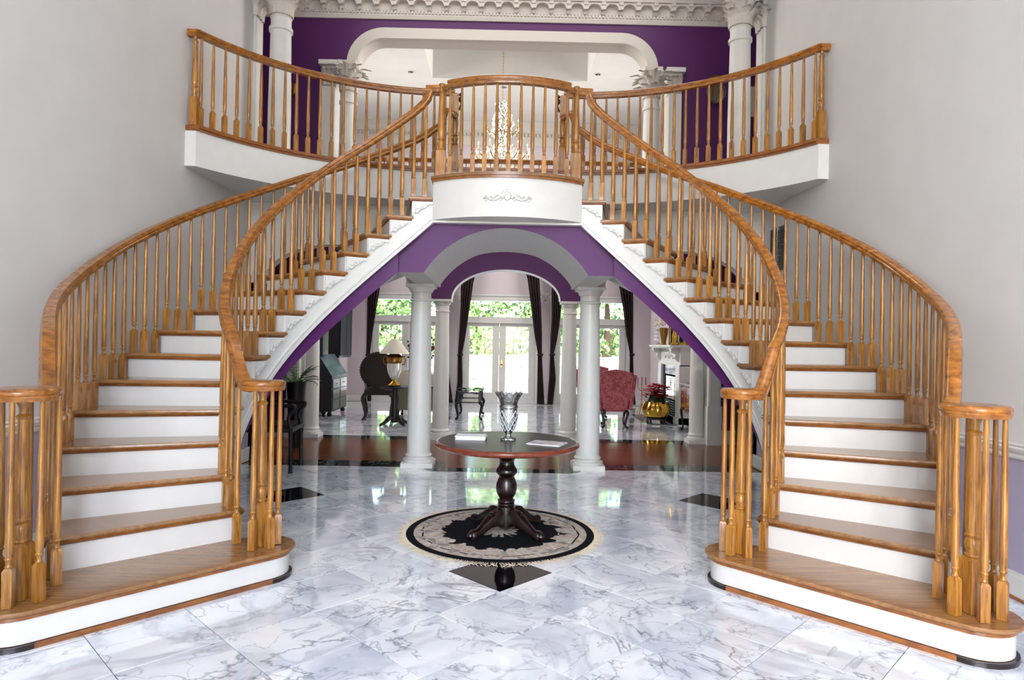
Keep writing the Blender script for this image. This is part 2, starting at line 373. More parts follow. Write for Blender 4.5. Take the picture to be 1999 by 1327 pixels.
# ---- hall strip: black border, boards, black border
f2 = sroot('floor')
MB().box(-5.2, 5.2, 8.2, 11.0, -.1, -.006).build('floor_bed', 'border', f2)
MB().box(-5.2, 5.2, 8.60, 10.47, -.006, 0).build('floorboards', 'planks', f2)
bd = MB()
bd.box(-5.2, -.98, 8.2, 8.60, -.006, .0); bd.box(.98, 5.2, 8.2, 8.60, -.006, .0)
bd.box(-5.2, 5.2, 10.47, 10.86, -.006, 0)
bd.build('border_strip', 'border', f2)
bp = [(-.98, 8.60)] + [(-.76+.22*cos(a), 8.17+.22*sin(a)) for a in [pi+pi/2*k/8 for k in range(9)]] + [(.76+.22*cos(a), 8.17+.22*sin(a)) for a in [-pi/2+pi/2*k/8 for k in range(9)]] + [(.98, 8.60)]
MB().prism(bp, .0002, .0015).build('border_bay', 'border', f2)
MB().box(-.74, .74, 8.20, 8.62, .0015, .0025).build('floorboard_bay', 'planks', f2)
# ---- far room marble
f3 = sroot('floor')
MB().box(-4.2, 4.2, 10.86, 17.1, -.1, -.0125).build('floor_bed', 'marble', f3)
tiles(f3, -4.2, 4.2, 10.86, 17.05, [], 0)

# ---- foyer walls
def wall2(name, x0, x1, y0, y1, z1, low=.92, lowm='lavender', upm='wall'):
    m = MB(); m.k = 0; m.box(x0, x1, y0, y1, low, z1); m.k = 1; m.box(x0, x1, y0, y1, -.02, low); return struct(m.build(name, [upm, lowm], smooth=0))
wall2('wall_left', -WX-.15, -WX, -5.1, 8.62, ZC); wall2('wall_right', WX, WX+.15, -5.1, 8.62, ZC)
wf = MB()
for x0, x1, z0, z1 in ((-WX, -2.4, 0, ZC), (2.4, WX, 0, ZC), (-2.4, 2.4, 6.3, ZC), (-2.4, -1.6, 0, 2.5), (1.6, 2.4, 0, 2.5), (-1.6, 1.6, 2.3, 2.5)): wf.box(x0, x1, -5.25, -5.1, z0, z1)
struct(wf.build('wall_front', 'wall', smooth=0))
struct(MB().box(-WX-.15, WX+.15, -5.25, 8.7, ZC, ZC+.15).build('ceiling', 'ceil', smooth=0))
for s, nm in ((-1, 'left'), (1, 'right')):
    pr = [(.0,-.05),(.012,-.05),(.018,-.035),(.012,-.02),(.028,0),(.034,.018),(.022,.03),(.030,.042),(.0,.05)]
    m = MB(); m.sweep([(s*(WX+.002), -5.1, .94), (s*(WX+.002), 3.0, .94), (s*(WX+.002), 8.6, .94)], [(-s*a if True else a, b) for a, b in pr], sides=[(1,0,0)]*3)
    struct(m.build('trim_1' if s < 0 else 'trim_2', 'white', smooth=0))
    m = MB(); m.box(*sorted((s*(WX+.002), s*(WX-.018))), -5.1, 8.6, 0, .145); m.box(*sorted((s*(WX+.002), s*(WX-.010))), -5.1, 8.6, .145, .17)
    b = struct(m.build('baseboard_'+nm, 'white', smooth=0))
    MB().tube([(s*(WX-.018), -5.1, .008), (s*(WX-.018), 8.6, .008)], .012, 8).build('shoe_moulding', 'oakedge', b)

# ---- hall between foyer and far room (under the bridge)
def archwall(name, y0, y1, xa, xb, z0, z1, openings, matn, intr='white', n=28):
    """wall slab between y0 and y1; openings: (cx, half, spring, apex); jamb-less arches standing on columns"""
    m = MB(); xs = set([xa, xb])
    for cx, h, sp, ap in openings:
        for k in range(n+1): xs.add(round(cx-h*cos(pi*k/n), 5))
    xs = sorted(xs)
    def low(x, side):
        for cx, h, sp, ap in openings:
            if cx-h-1e-4 <= x <= cx+h+1e-4:
                if abs(abs(x-cx)-h) < 1e-4 and side == 'out': return z0
                return sp+(ap-sp)*sqrt(max(0, 1-((x-cx)/h)**2))
        return z0
    for a, b in zip(xs, xs[1:]):
        mid = (a+b)/2; inside = any(cx-h < mid < cx+h for cx, h, _, _ in openings)
        la, lb = (low(a, 'in'), low(b, 'in')) if inside else (z0, z0)
        if b-a < 1e-5: continue
        vs = [(a,y0,la),(b,y0,lb),(b,y0,z1),(a,y0,z1),(a,y1,la),(b,y1,lb),(b,y1,z1),(a,y1,z1)]
        m.k = 0; m.add(vs, [(0,1,2,3),(5,4,7,6)]); m.k = 1; m.add(vs, [(0,4,5,1)]); m.k = 0; m.add(vs, [(3,2,6,7)])
    for cx, h, sp, ap in openings:      # spring reveals
        for x in (cx-h, cx+h):
            m.k = 1; m.add([(x,y0,z0),(x,y1,z0),(x,y1,sp),(x,y0,sp)], [(0,1,2,3)])
    for x in (xa, xb): m.k = 0; m.add([(x,y0,z0),(x,y1,z0),(x,y1,z1),(x,y0,z1)], [(0,1,2,3)])
    return struct(m.build(name, [matn, intr], smooth=20, fix=False))
# white wall in line with the front columns, arched side bays
archwall('wall_hall_front', 8.44, 8.62, -WX, WX, 2.29, ZB-.42, [(0, .86, 2.30, 2.77), (-2.2, .92, 2.30, 2.80), (2.2, .92, 2.30, 2.80)], 'wall', 'wall')
# rear purple wall with arches on the rear columns
archwall('wall_hall_rear', 10.5, 10.8, -5.2, 5.2, 2.26, ZB-.31, [(-.0, .875, 2.262, 2.75), (-2.12, .86, 2.262, 3.0), (2.12, .86, 2.262, 3.0)], 'purple', 'white')
for s, nm in ((-1, 'left'), (1, 'right')):
    m = MB(); m.k = 0; xs = sorted((s*5.1, s*5.25)); m.box(*xs, 8.62, 10.5, .0, ZB-.31)
    struct(m.build('wall_hall_'+nm, 'purple', smooth=0))
    m = MB(); m.box(*sorted((s*WX, s*5.25)), 8.5, 8.62, 0, ZB-.31); struct(m.build('wall_hall_front_'+nm, 'purple', smooth=0))
    # purple stub wall beyond the outer column, white dado below
    m = MB(); m.k = 0; m.box(*sorted((s*3.45, s*5.2)), 10.55, 10.75, .62, 2.26); m.k = 1; m.box(*sorted((s*3.45, s*5.2)), 10.52, 10.75, 0, .22); m.k = 0; m.box(*sorted((s*3.45, s*5.2)), 10.55, 10.75, .22, .62); m.k = 1; m.box(*sorted((s*3.45, s*5.2)), 10.53, 10.56, .86, .93)
    struct(m.build('wall_hall_rear_'+nm, ['purple', 'white'], smooth=0))
    # fluted pilaster beside the outer column
    m = MB(); c = s*3.36; m.box(c-.1, c+.1, 10.42, 10.8, 0, 2.26); m.box(c-.115, c+.115, 10.405, 10.8, 0, .62); 
    for k in range(5): m.box(c-.082+k*.036, c-.064+k*.036, 10.410, 10.425, .68, 2.2)
    struct(m.build('trim_3' if s < 0 else 'trim_4', 'white', smooth=0))

# ---- portal under the landing: flat purple face, white vaulted soffit
m = MB(); y0, y1 = 6.83, 8.46; n = 30
RA, hA, spA, apA = 1.01, .86, 2.29, 2.77; cA = apA-RA
def arcz(x): return cA+sqrt(max(0, RA*RA-x*x))
xs = [-1.13, -.8601] + [-.86+1.72*k/n for k in range(n+1)] + [.8601, 1.13]; xs = sorted(set(xs))
for a, b in zip(xs, xs[1:]):
    ins = abs((a+b)/2) < .86
    la, lb = (arcz(a), arcz(b)) if ins else (2.29, 2.29)
    top = 2.84
    ta = min(top, top) if abs(a) < .8 else top-(abs(a)-.8)*.9; tb = top if abs(b) < .8 else top-(abs(b)-.8)*.9
    vs = [(a,y0,la),(b,y0,lb),(b,y0,max(tb, 2.3)),(a,y0,max(ta, 2.3)),(a,y1,la),(b,y1,lb),(b,y1,2.84),(a,y1,2.84)]
    m.k = 0; m.add(vs, [(0,1,2,3)]); m.k = 1; m.add(vs, [(0,4,5,1),(5,4,7,6)]); m.add([(a,y0+.01,2.86),(b,y0+.01,2.86),(b,y1,2.86),(a,y1,2.86)], [(0,1,2,3)])
for s in (-1, 1): m.k = 1; m.add([(s*1.13,y0,2.29),(s*1.13,y1,2.29),(s*1.13,y1,2.84),(s*1.13,y0,2.5)], [(0,1,2,3)])
struct(m.build('wall_portal', ['purple', 'wall'], smooth=20, fix=False))

# ---- far room
XL, XR, YF, ZF = -4.08, 3.78, 17.05, 7.25
OPEN = [(-2.53, .94), (-.16, .94), (2.21, .94)]     # french door openings
def slabs(name, x0, x1, ya, yb, z0, z1, holes, matn):
    m = MB(); cur = x0
    for hx0, hx1, hz0, hz1 in sorted(holes):
        m.box(cur, hx0, ya, yb, z0, z1)
        if hz0 > z0: m.box(hx0, hx1, ya, yb, z0, hz0)
        m.box(hx0, hx1, ya, yb, hz1, z1); cur = hx1
    m.box(cur, x1, ya, yb, z0, z1); return struct(m.build(name, matn, smooth=0))
slabs('wall_back', XL-1.6, XR+1.6, YF, YF+.2, -.02, ZF, [(c-h, c+h, -.02, 2.70) for c, h in OPEN], 'pinkwall')
struct(MB().box(XL-.15, XL, 10.8, YF, 0, 3.4).build('wall_back_left', 'pinkwall', smooth=0))
struct(MB().box(XR, XR+.15, 10.8, YF, 0, 3.4).build('wall_back_right', 'pinkwall', smooth=0))
for s, x in ((-1, XL-1.75), (1, XR+1.6)):
    m = MB(); m.box(x, x+.15, 8.7, YF, 3.38, ZF+.1); struct(m.build('wall_upper_left' if s < 0 else 'wall_upper_right', 'wall', smooth=0))
    a, b = sorted((x+.1, XL-.15 if s < 0 else XR+.15)); struct(MB().box(a, b, 10.8, YF, 3.38, 3.48).build('trim_5' if s < 0 else 'trim_6', 'white', smooth=0))
m = MB(); m.box(XL, XR, YF-.02, YF, 0, .16)
for c, h in OPEN: pass
bbm = MB(); cur = XL
for c, h in OPEN: bbm.box(cur, c-h-.09, YF-.02, YF+.001, 0, .15); cur = c+h+.09
bbm.box(cur, XR, YF-.02, YF+.001, 0, .15); bbm.box(XL-.001, XL+.02, 10.8, YF, 0, .15); bbm.box(XR-.02, XR+.001, 10.8, YF, 0, .15)
struct(bbm.build('baseboard_back', 'white', smooth=0))
# french doors
def french(idx, cx, h):
    r = sroot('door_%d' % idx); y = YF
    m = MB(); t = .07
    m.box(cx-h-.09, cx-h, y-.03, y+.2, 0, 2.78); m.box(cx+h, cx+h+.09, y-.03, y+.2, 0, 2.78); m.box(cx-h-.13, cx+h+.13, y-.04, y+.2, 2.66, 2.78); m.box(cx-h-.15, cx+h+.15, y-.06, y, 2.78, 2.82)
    m.box(cx-h, cx+h, y, y+.15, 2.08, 2.24); m.box(cx-h, cx+h, y, y+.2, -.01, .03)
    m.build('door_frame', 'white', r, 0)
    MB().box(cx-h, cx+h, y+.08, y+.088, 2.24, 2.66).build('transom_pane', 'pane', r, 0)
    for s in (-1, 1):
        a, b = (cx-h, cx-.004) if s < 0 else (cx+.004, cx+h); mid = (a+b)/2; gw = .30
        m = MB(); m.box(a, mid-gw, y+.06, y+.11, .03, 2.08); m.box(mid+gw, b, y+.06, y+.11, .03, 2.08); m.box(mid-gw, mid+gw, y+.06, y+.11, .03, .27); m.box(mid-gw, mid+gw, y+.06, y+.11, 1.99, 2.08)
        lf = m.build('door_leaf', 'white', r, 0)
        MB().box(mid-gw, mid+gw, y+.082, y+.088, .27, 1.99).build('pane', 'pane', lf, 0)
        m = MB()
        for k in (1, 2): x = mid-gw+k*2*gw/3; m.box(x-.006, x+.006, y+.072, y+.082, .27, 1.99)
        for k in range(1, 5): z = .27+1.72*k/5; m.box(mid-gw, mid+gw, y+.072, y+.082, z-.006, z+.006)
        m.build('muntin_grid', 'brass' if False else 'cream', lf, 0)
    m = MB(); m.lathe([(.0, -.02), (.028, -.018), (.03, 0), (.012, .01), (.012, .03), (.026, .04), (.026, .06), (0, .07)], (0,0,0), 12, Matrix.Translation((cx+.07, y+.06, 1.0)) @ Matrix.Rotation(radians(90), 4, 'X'))
    m.box(cx+.055, cx+.085, y+.052, y+.06, .94, 1.12)
    m.build('handle', 'brass', r)
for k, (c, h) in enumerate(OPEN): french(k+1, c, h)
# ceiling of the back room, with a tray over the chandelier
m = MB(); zc = ZF; t0, t1, ty0, ty1 = -1.67, 1.67, 11.6, 14.1
m.box(XL-1.6, t0, 10.8, YF, zc, zc+.12); m.box(t1, XR+1.6, 10.8, YF, zc, zc+.12); m.box(t0, t1, ty1, YF, zc, zc+.12); m.box(t0, t1, 10.8, ty0, zc, zc+.12)
m.box(t0-.1, t0, ty0, ty1, zc+.12, zc+.66); m.box(t1, t1+.1, ty0, ty1, zc+.12, zc+.66); m.box(t0, t1, ty1, ty1+.1, zc+.12, zc+.66); m.box(t0, t1, ty0-.1, ty0, zc+.12, zc+.66)
m.box(t0-.1, t1+.1, ty0-.1, ty1+.1, zc+.64, zc+.76)
struct(m.build('ceiling', 'ceil', smooth=0))
struct(MB().box(XL-1.7, XR+1.75, 8.66, 10.8, ZC, ZC+.12).build('ceiling', 'ceil', smooth=0))
for nm, a, b in (('wall_upper_front_left', XL-1.7, -WX-.1), ('wall_upper_front_right', WX+.1, XR+1.7)): struct(MB().box(a, b, 8.64, 8.72, ZB, ZC+.05).build(nm, 'purple', smooth=0))
# crown at the far upper wall
m = MB(); cr = [(0,-.55),(.03,-.55),(.05,-.42),(.05,-.36),(.08,-.33),(.08,-.24),(.14,-.18),(.2,-.08),(.26,-.02),(.26,0),(0,0)]
m.sweep([(XL-1.6, YF, ZF), (XR+1.6, YF, ZF)], cr, sides=[(0,-1,0)]*2)
for k in range(110): x = XL-1.5+k*.1; m.box(x, x+.055, YF-.11, YF-.07, ZF-.33, ZF-.25)
tr = struct(m.build('trim_7', 'stone', smooth=0))

# ---- upper purple wall with the wide arched opening
def upper():
    y0, y1 = 10.6, 10.85; x0, x1 = -2.64, 2.40; zt = 6.62; r = .60
    pts = []                       # outline of the opening, from left foot over to right foot
    pts.append((x0, ZB)); pts.append((x0, zt-r))
    for k in range(1, 15): a = pi-pi/2*k/14; pts.append((x0+r+r*cos(a), zt-r+r*sin(a)))
    for k in range(0, 15): a = pi/2-pi/2*k/14; pts.append((x1-r+r*cos(a), zt-r+r*sin(a)))
    pts.append((x1, ZB))
    m = MB(); zz = ZC; xa, xb = XL-1.7, XR+1.75
    m.k = 0
    for ya in (y0, y1):
        w_ = .17; zs = 5.97
        m.add([(xa,ya,ZB),(x0-w_,ya,ZB),(x0-w_,ya,zz),(xa,ya,zz)], [(0,1,2,3)]); m.add([(x1+w_,ya,ZB),(xb,ya,ZB),(xb,ya,zz),(x1+w_,ya,zz)], [(0,1,2,3)])
        m.add([(x0-w_,ya,zs),(x0,ya,zs),(x0,ya,zz),(x0-w_,ya,zz)], [(0,1,2,3)]); m.add([(x1,ya,zs),(x1+w_,ya,zs),(x1+w_,ya,zz),(x1,ya,zz)], [(0,1,2,3)])
        for (ax, az), (bx, bz) in zip(pts[1:], pts[2:-1]): m.add([(ax,ya,az),(bx,ya,bz),(bx,ya,zz),(ax,ya,zz)], [(0,1,2,3)])
    m.k = 1
    ol = [(x0-.17, ZB), (x0-.17, 5.97), (x0, 5.97)]+pts[1:-1]+[(x1, 5.97), (x1+.17, 5.97), (x1+.17, ZB)]
    for (ax, az), (bx, bz) in zip(ol, ol[1:]): m.add([(ax,y0,az),(bx,y0,bz),(bx,y1,bz),(ax,y1,az)], [(0,1,2,3)])
    struct(m.build('wall_upper_purple', ['purple', 'white'], smooth=0, fix=False))
    # casing round the opening
    cas = [(0,0),(0,.0),(.05,-.0),(.05,.17),(.03,.19),(0,.19)]
    m = MB(); inner = [(x0, 5.97)]+pts[1:-1]+[(x1, 5.97)]; rs = []
    n = len(inner)
    for i, (x, z) in enumerate(inner):
        a = Vector((inner[min(i+1,n-1)][0]-inner[max(i-1,0)][0], 0, inner[min(i+1,n-1)][1]-inner[max(i-1,0)][1])).normalized()
        nn = Vector((a.z, 0, -a.x))*1.0     # towards the inside of the opening
        p = Vector((x, y0, z)) 
        rs.append([p+Vector((0,0,0)), p+Vector((0,-.05,0)), p+Vector((0,-.05,0))+nn*.17, p+Vector((0,-.02,0))+nn*.20, p+Vector((0,.25,0))+nn*.20, p+Vector((0,.25,0))])
    m.rings(rs); struct(m.build('trim_8', 'stone', smooth=20))
upper()
# bracketed cornice over the purple wall
def cornice():
    r = sroot('trim_9'); m = MB(); xa, xb = XL-1.7, XR+1.75; y = 10.6; zb = 6.79
    pr = [(0,-.02),(.03,-.02),(.05,.03),(.05,.09),(.06,.10),(.06,.255),(.19,.26),(.20,.33),(.26,.40),(.28,.50),(.0,.54)]
    m.sweep([(xa, y, zb), (xb, y, zb)], pr, sides=[(0,-1,0)]*2); m.build('cornice_run', 'stone', r, 0)
    bk = MB(); w = .034
    sec = [(0,-.02),(.025,-.03),(.04,-.01),(.045,.04),(.08,.07),(.12,.085),(.125,.13),(0,.13)]
    bk.rings([[Vector((x, -a, b)) for a, b in sec] for x in (-w, w)])
    me = bk.mesh('bracket', 'stone', 0)
    arch = MB(); pr2 = [(-.03, -.01), (.0, .0), (.035, .0), (.055, .05), (.085, .075), (.14, .085), (.195, .075), (.225, .05), (.245, .0), (.28, .0)]
    for k in range(len(pr2)-1):
        (a, b), (c, d) = pr2[k], pr2[k+1]; arch.add([(a,-.10,b),(c,-.10,d),(c,-.10,.12),(a,-.10,.12),(a,0,b),(c,0,d),(c,0,.12),(a,0,.12)], [(0,1,2,3),(0,4,5,1)])
    ma = arch.mesh('scallop', 'stone', 0, False)
    k = 0; x = -4.96
    while x < 4.9:
        link(me, 'bracket', r, (x, y-.06, zb+.13)); link(ma, 'scallop', r, (x, y-.06, zb+.15)); x += .28
    d = MB(); x = xa+.05
    while x < xb-.05: d.box(x, x+.03, y-.07, y-.045, zb+.055, zb+.095); x += .055
    d.build('dentil_course', 'stone', r, 0, kind='stuff')
cornice()
m = MB(); m.box(XL-1.6, -2.64, 10.57, 10.6, ZB, ZB+.2); m.box(2.40, XR+1.6, 10.57, 10.6, ZB, ZB+.2); struct(m.build('baseboard_upper', 'white', smooth=0))
# white soffit lid under the bridge, between hall walls
# ---- columns
def column(name, label, x, y, z0, z1, r, cat='column', group=None, flare=1.0):
    t = thing(name, label, cat, (x, y, z0), 0, group); h = z1-z0
    m = MB(); pw = r*1.38
    m.box(-pw, pw, -pw, pw, 0, .06); m.lathe([(pw*.98, .06), (pw*1.0, .075), (pw*.98, .095), (r*1.12, .10), (r*1.12, .125), (r*1.2, .14), (r*1.1, .155), (r*1.04, .17)], seg=28); m.build('base', 'white', t)
    pts = [(r*1.04, .165)] + [(r*(1.04-.17*(max(0, k-3)/9)**1.3), .165+(h-.165-.2)*k/12) for k in range(1, 13)]
    MB().lathe(pts, seg=32).build('shaft', 'white', t)
    rt_ = r*.87
    m = MB(); m.lathe([(rt_, h-.215), (rt_*1.12, h-.205), (rt_*1.12, h-.19), (rt_, h-.18), (rt_, h-.105), (rt_*1.14, h-.095), (rt_*1.14, h-.085), (rt_*1.32, h-.05), (rt_*1.35, h-.04)], seg=28); m.box(-rt_*1.42, rt_*1.42, -rt_*1.42, rt_*1.42, h-.04, h); m.build('capital', 'white', t)
    return t
column('column', 'tall white round column left of the arch, nearest the left stair', -1.072, 8.317, 0, 2.29, .143)
column('column', 'tall white round column right of the arch, nearest the right stair', 1.072, 8.317, 0, 2.29, .143)
column('column', 'white column farther back, just inside the left front column', -1.03, 10.66, 0, 2.262, .125)
column('column', 'white column farther back, just inside the right front column', 1.045, 10.66, 0, 2.262, .125)
column('column', 'white column by the black secretary desk at the far left opening', -3.12, 10.66, 0, 2.262, .11)
column('column', 'white column beside the fluted pilaster at the far right opening', 3.14, 10.66, 0, 2.262, .11)
def leafmesh(h, w, curl):
    m = MB(); rows = []
    for k in range(7):
        t = k/6; ww = w*(.75+.35*sin(pi*t*.9))*(1 if t < .85 else .6); y = .008+.12*w*t+curl*.34*max(0, t-.5)**2*5; z = h*(t if t < .85 else .85-(t-.85)*.8)
        rows.append([(-ww/2, -y+.01, z), (-ww*.28, -y-.004, z+.004), (0, -y-.012, z), (ww*.28, -y-.004, z+.004), (ww/2, -y+.01, z)])
    vs = [p for r in rows for p in r]
    fs = [(k*5+i, k*5+i+1, k*5+i+6, k*5+i+5) for k in range(6) for i in range(4)]
    return vs, fs
def corinth(t, r, h, z, name='capital', half=False):
    m = MB(); m.lathe([(r*.98, 0), (r*1.05, .02), (r*.98, .035), (r*.98, h*.6), (r*1.15, h*.82), (r*1.3, h*.88)], (0,0,z), 20)
    def ring(n, zz, hh, w, off, rr, curl):
        vs, fs = leafmesh(hh, w, curl)
        for k in range(n):
            a = 2*pi*(k+off)/n; T = Matrix.Translation((0,0,z+zz)) @ Matrix.Rotation(a, 4, 'Z') @ Matrix.Translation((0, -rr, 0))
            m.add([T @ Vector(v) for v in vs], fs)
    ring(8, .03, h*.45, r*.85, 0, r*.98, .35); ring(8, .03, h*.72, r*.8, .5, r*1.0, .4); ring(8, h*.42, h*.48, r*.55, 0, r*1.05, .5)
    for k in range(4):     # corner scrolls
        a = pi/4+k*pi/2; c = Vector((cos(a), sin(a), 0))
        path = [c*(r*1.02)+Vector((0,0,z+h*.5)), c*(r*1.12)+Vector((0,0,z+h*.7)), c*(r*1.45)+Vector((0,0,z+h*.87)), c*(r*1.72)+Vector((0,0,z+h*.84)), c*(r*1.70)+Vector((0,0,z+h*.74)), c*(r*1.56)+Vector((0,0,z+h*.76))]
        m.tube(bez(path, 4), .13*r, 6)
    ab = []
    q = r*1.75
    for k in range(4):
        a = pi/4+k*pi/2
        c0 = (q*cos(a), q*sin(a)); c1 = (q*cos(a+pi/2), q*sin(a+pi/2))
        for t_ in (0.04, .25, .5, .75, .96):
            x = c0[0]+(c1[0]-c0[0])*t_; y = c0[1]+(c1[1]-c0[1])*t_; f = 1-.16*sin(pi*t_); ab.append((x*f, y*f))
    m.prism(ab, z+h*.88, z+h)
    m.build(name, 'stone', t, 40, fix=False)
def upcol(label, x, y, r, zt, h, m_='white'):
    t = thing('column', label, 'column', (x, y, ZB)); H = zt-ZB
    m = MB(); pw = r*1.4; m.box(-pw, pw, -pw, pw, 0, .08); m.lathe([(pw, .08), (pw, .11), (r*1.1, .12), (r*1.18, .15), (r, .17)], seg=24); m.build('base', 'white', t)
    MB().lathe([(r, .17), (r, .17+(H-h)*.3), (r*.9, H-h-.17), (r*1.04, H-h-.16), (r*1.04, H-h-.12), (r*.9, H-h-.11), (r*.9, H-h)], seg=28).build('shaft', m_, t)
    corinth(t, r*.92, h, H-h)
    return t
upcol('tall white leafy-capital column upstairs at the left end of the bridge', -2.96, 8.45, .143, 6.14, .46)
upcol('tall white leafy-capital column upstairs at the right end of the bridge', 2.98, 8.45, .143, 6.14, .46)
upcol('shaded column under the left foot of the wide upstairs arch', -2.57, 10.44, .135, 5.98, .5)
upcol('shaded column under the right foot of the wide upstairs arch', 2.27, 10.44, .135, 5.98, .5)
for k, (x, nm) in enumerate(((-2.90, 'left'), (2.66, 'right'))):
    r = sroot('trim_%d' % (10+k)); m = MB(); m.box(x-.1, x+.1, 10.46, 10.62, ZB, 5.62); m.box(x-.13, x+.13, 10.43, 10.62, ZB, ZB+.2); m.box(x-.15, x+.15, 10.42, 10.62, 5.96, 6.03); m.build('pilaster_shaft', 'white', r, 0)
    m = MB(); m.box(x-.11, x+.11, 10.5, 10.62, 5.62, 5.96)
    vs, fs = leafmesh(.3, .08, .3)
    for q in range(3):
        T = Matrix.Translation((x-.07+q*.07, 10.48, 5.64)); m.add([T @ Vector(v) for v in vs], fs)
    m.build('pilaster_capital', 'stone', r, 40, fix=False)
# corner pilasters where the foyer walls end
for k, s in enumerate((-1, 1)):
    r = sroot('trim_%d' % (12+k)); m = MB(); a, b = sorted((s*(WX-.03), s*(WX+.16))); m.box(a, b, 8.42, 8.66, ZB, 5.72); m.box(a, b, 8.40, 8.68, ZB, ZB+.22); a2, b2 = sorted((s*(WX-.07), s*(WX+.16))); m.box(a2, b2, 8.38, 8.68, 6.1, 6.2); m.build('pilaster_shaft', 'white', r, 0)
    m = MB(); m.box(a, b, 8.44, 8.66, 5.72, 6.1)
    for zz, hh in ((5.72, .2), (5.84, .26)):
        vs, fs = leafmesh(hh, .09, .35)
        for q in range(3):
            T = Matrix.Translation((s*(WX-.04), 8.46+q*.08, zz)) @ Matrix.Rotation(-s*radians(90), 4, 'Z'); m.add([T @ Vector(v) for v in vs], fs)
            T = Matrix.Translation((s*(WX+.0+.05*q), 8.42, zz)); m.add([T @ Vector(v) for v in vs], fs)
    m.build('pilaster_capital', 'stone', r, 40, fix=False)

# ================================================================ STAIRS
def sector(R0, R1, i0, i1, z, s, n=4, dtan=0.0, dtan1=0.0):
    """loop of a ring sector; dtan/dtan1: offsets in metres measured along the tangent at the two radial edges"""
    def pt(R, i, off):
        a = radians(A0+i*DA); c = Vector((SX+R*cos(a), SY+R*sin(a))); tg = Vector((-sin(a), cos(a))); c = c+tg*off
        return Vector((s*c.x, c.y, z))
    inner = [pt(R0, i0+(i1-i0)*k/n, dtan*(1-k/n)-dtan1*(k/n)) for k in range(n+1)]
    outer = [pt(R1, i1-(i1-i0)*k/n, -dtan1*(1-k/n)+dtan*(k/n)) for k in range(n+1)]
    return inner+outer
def hull(pts):
    pts = sorted(set((round(x, 5), round(y, 5)) for x, y in pts))
    def half(ps):
        h = []
        for p in ps:
            while len(h) > 1 and (h[-1][0]-h[-2][0])*(p[1]-h[-2][1])-(h[-1][1]-h[-2][1])*(p[0]-h[-2][0]) <= 0: h.pop()
            h.append(p)
        return h[:-1]
    return half(pts)+half(pts[::-1])
NI, NO = (1.60, 4.37), (2.49, 3.43)      # starting newels (right side; mirrored for the left)
def dstep(r, s):
    pts = [(NI[0]+r*cos(a*pi/14), NI[1]+r*sin(a*pi/14)) for a in range(28)] + [(NO[0]+r*cos(a*pi/14), NO[1]+r*sin(a*pi/14)) for a in range(28)]
    for R in (RI+.03, RO-.05): q = sp_(1, R, 2.15, 0); pts.append((q.x, q.y))
    h = hull(pts); return [(s*x, y) for x, y in h]
EPS = .25
SETB = .035
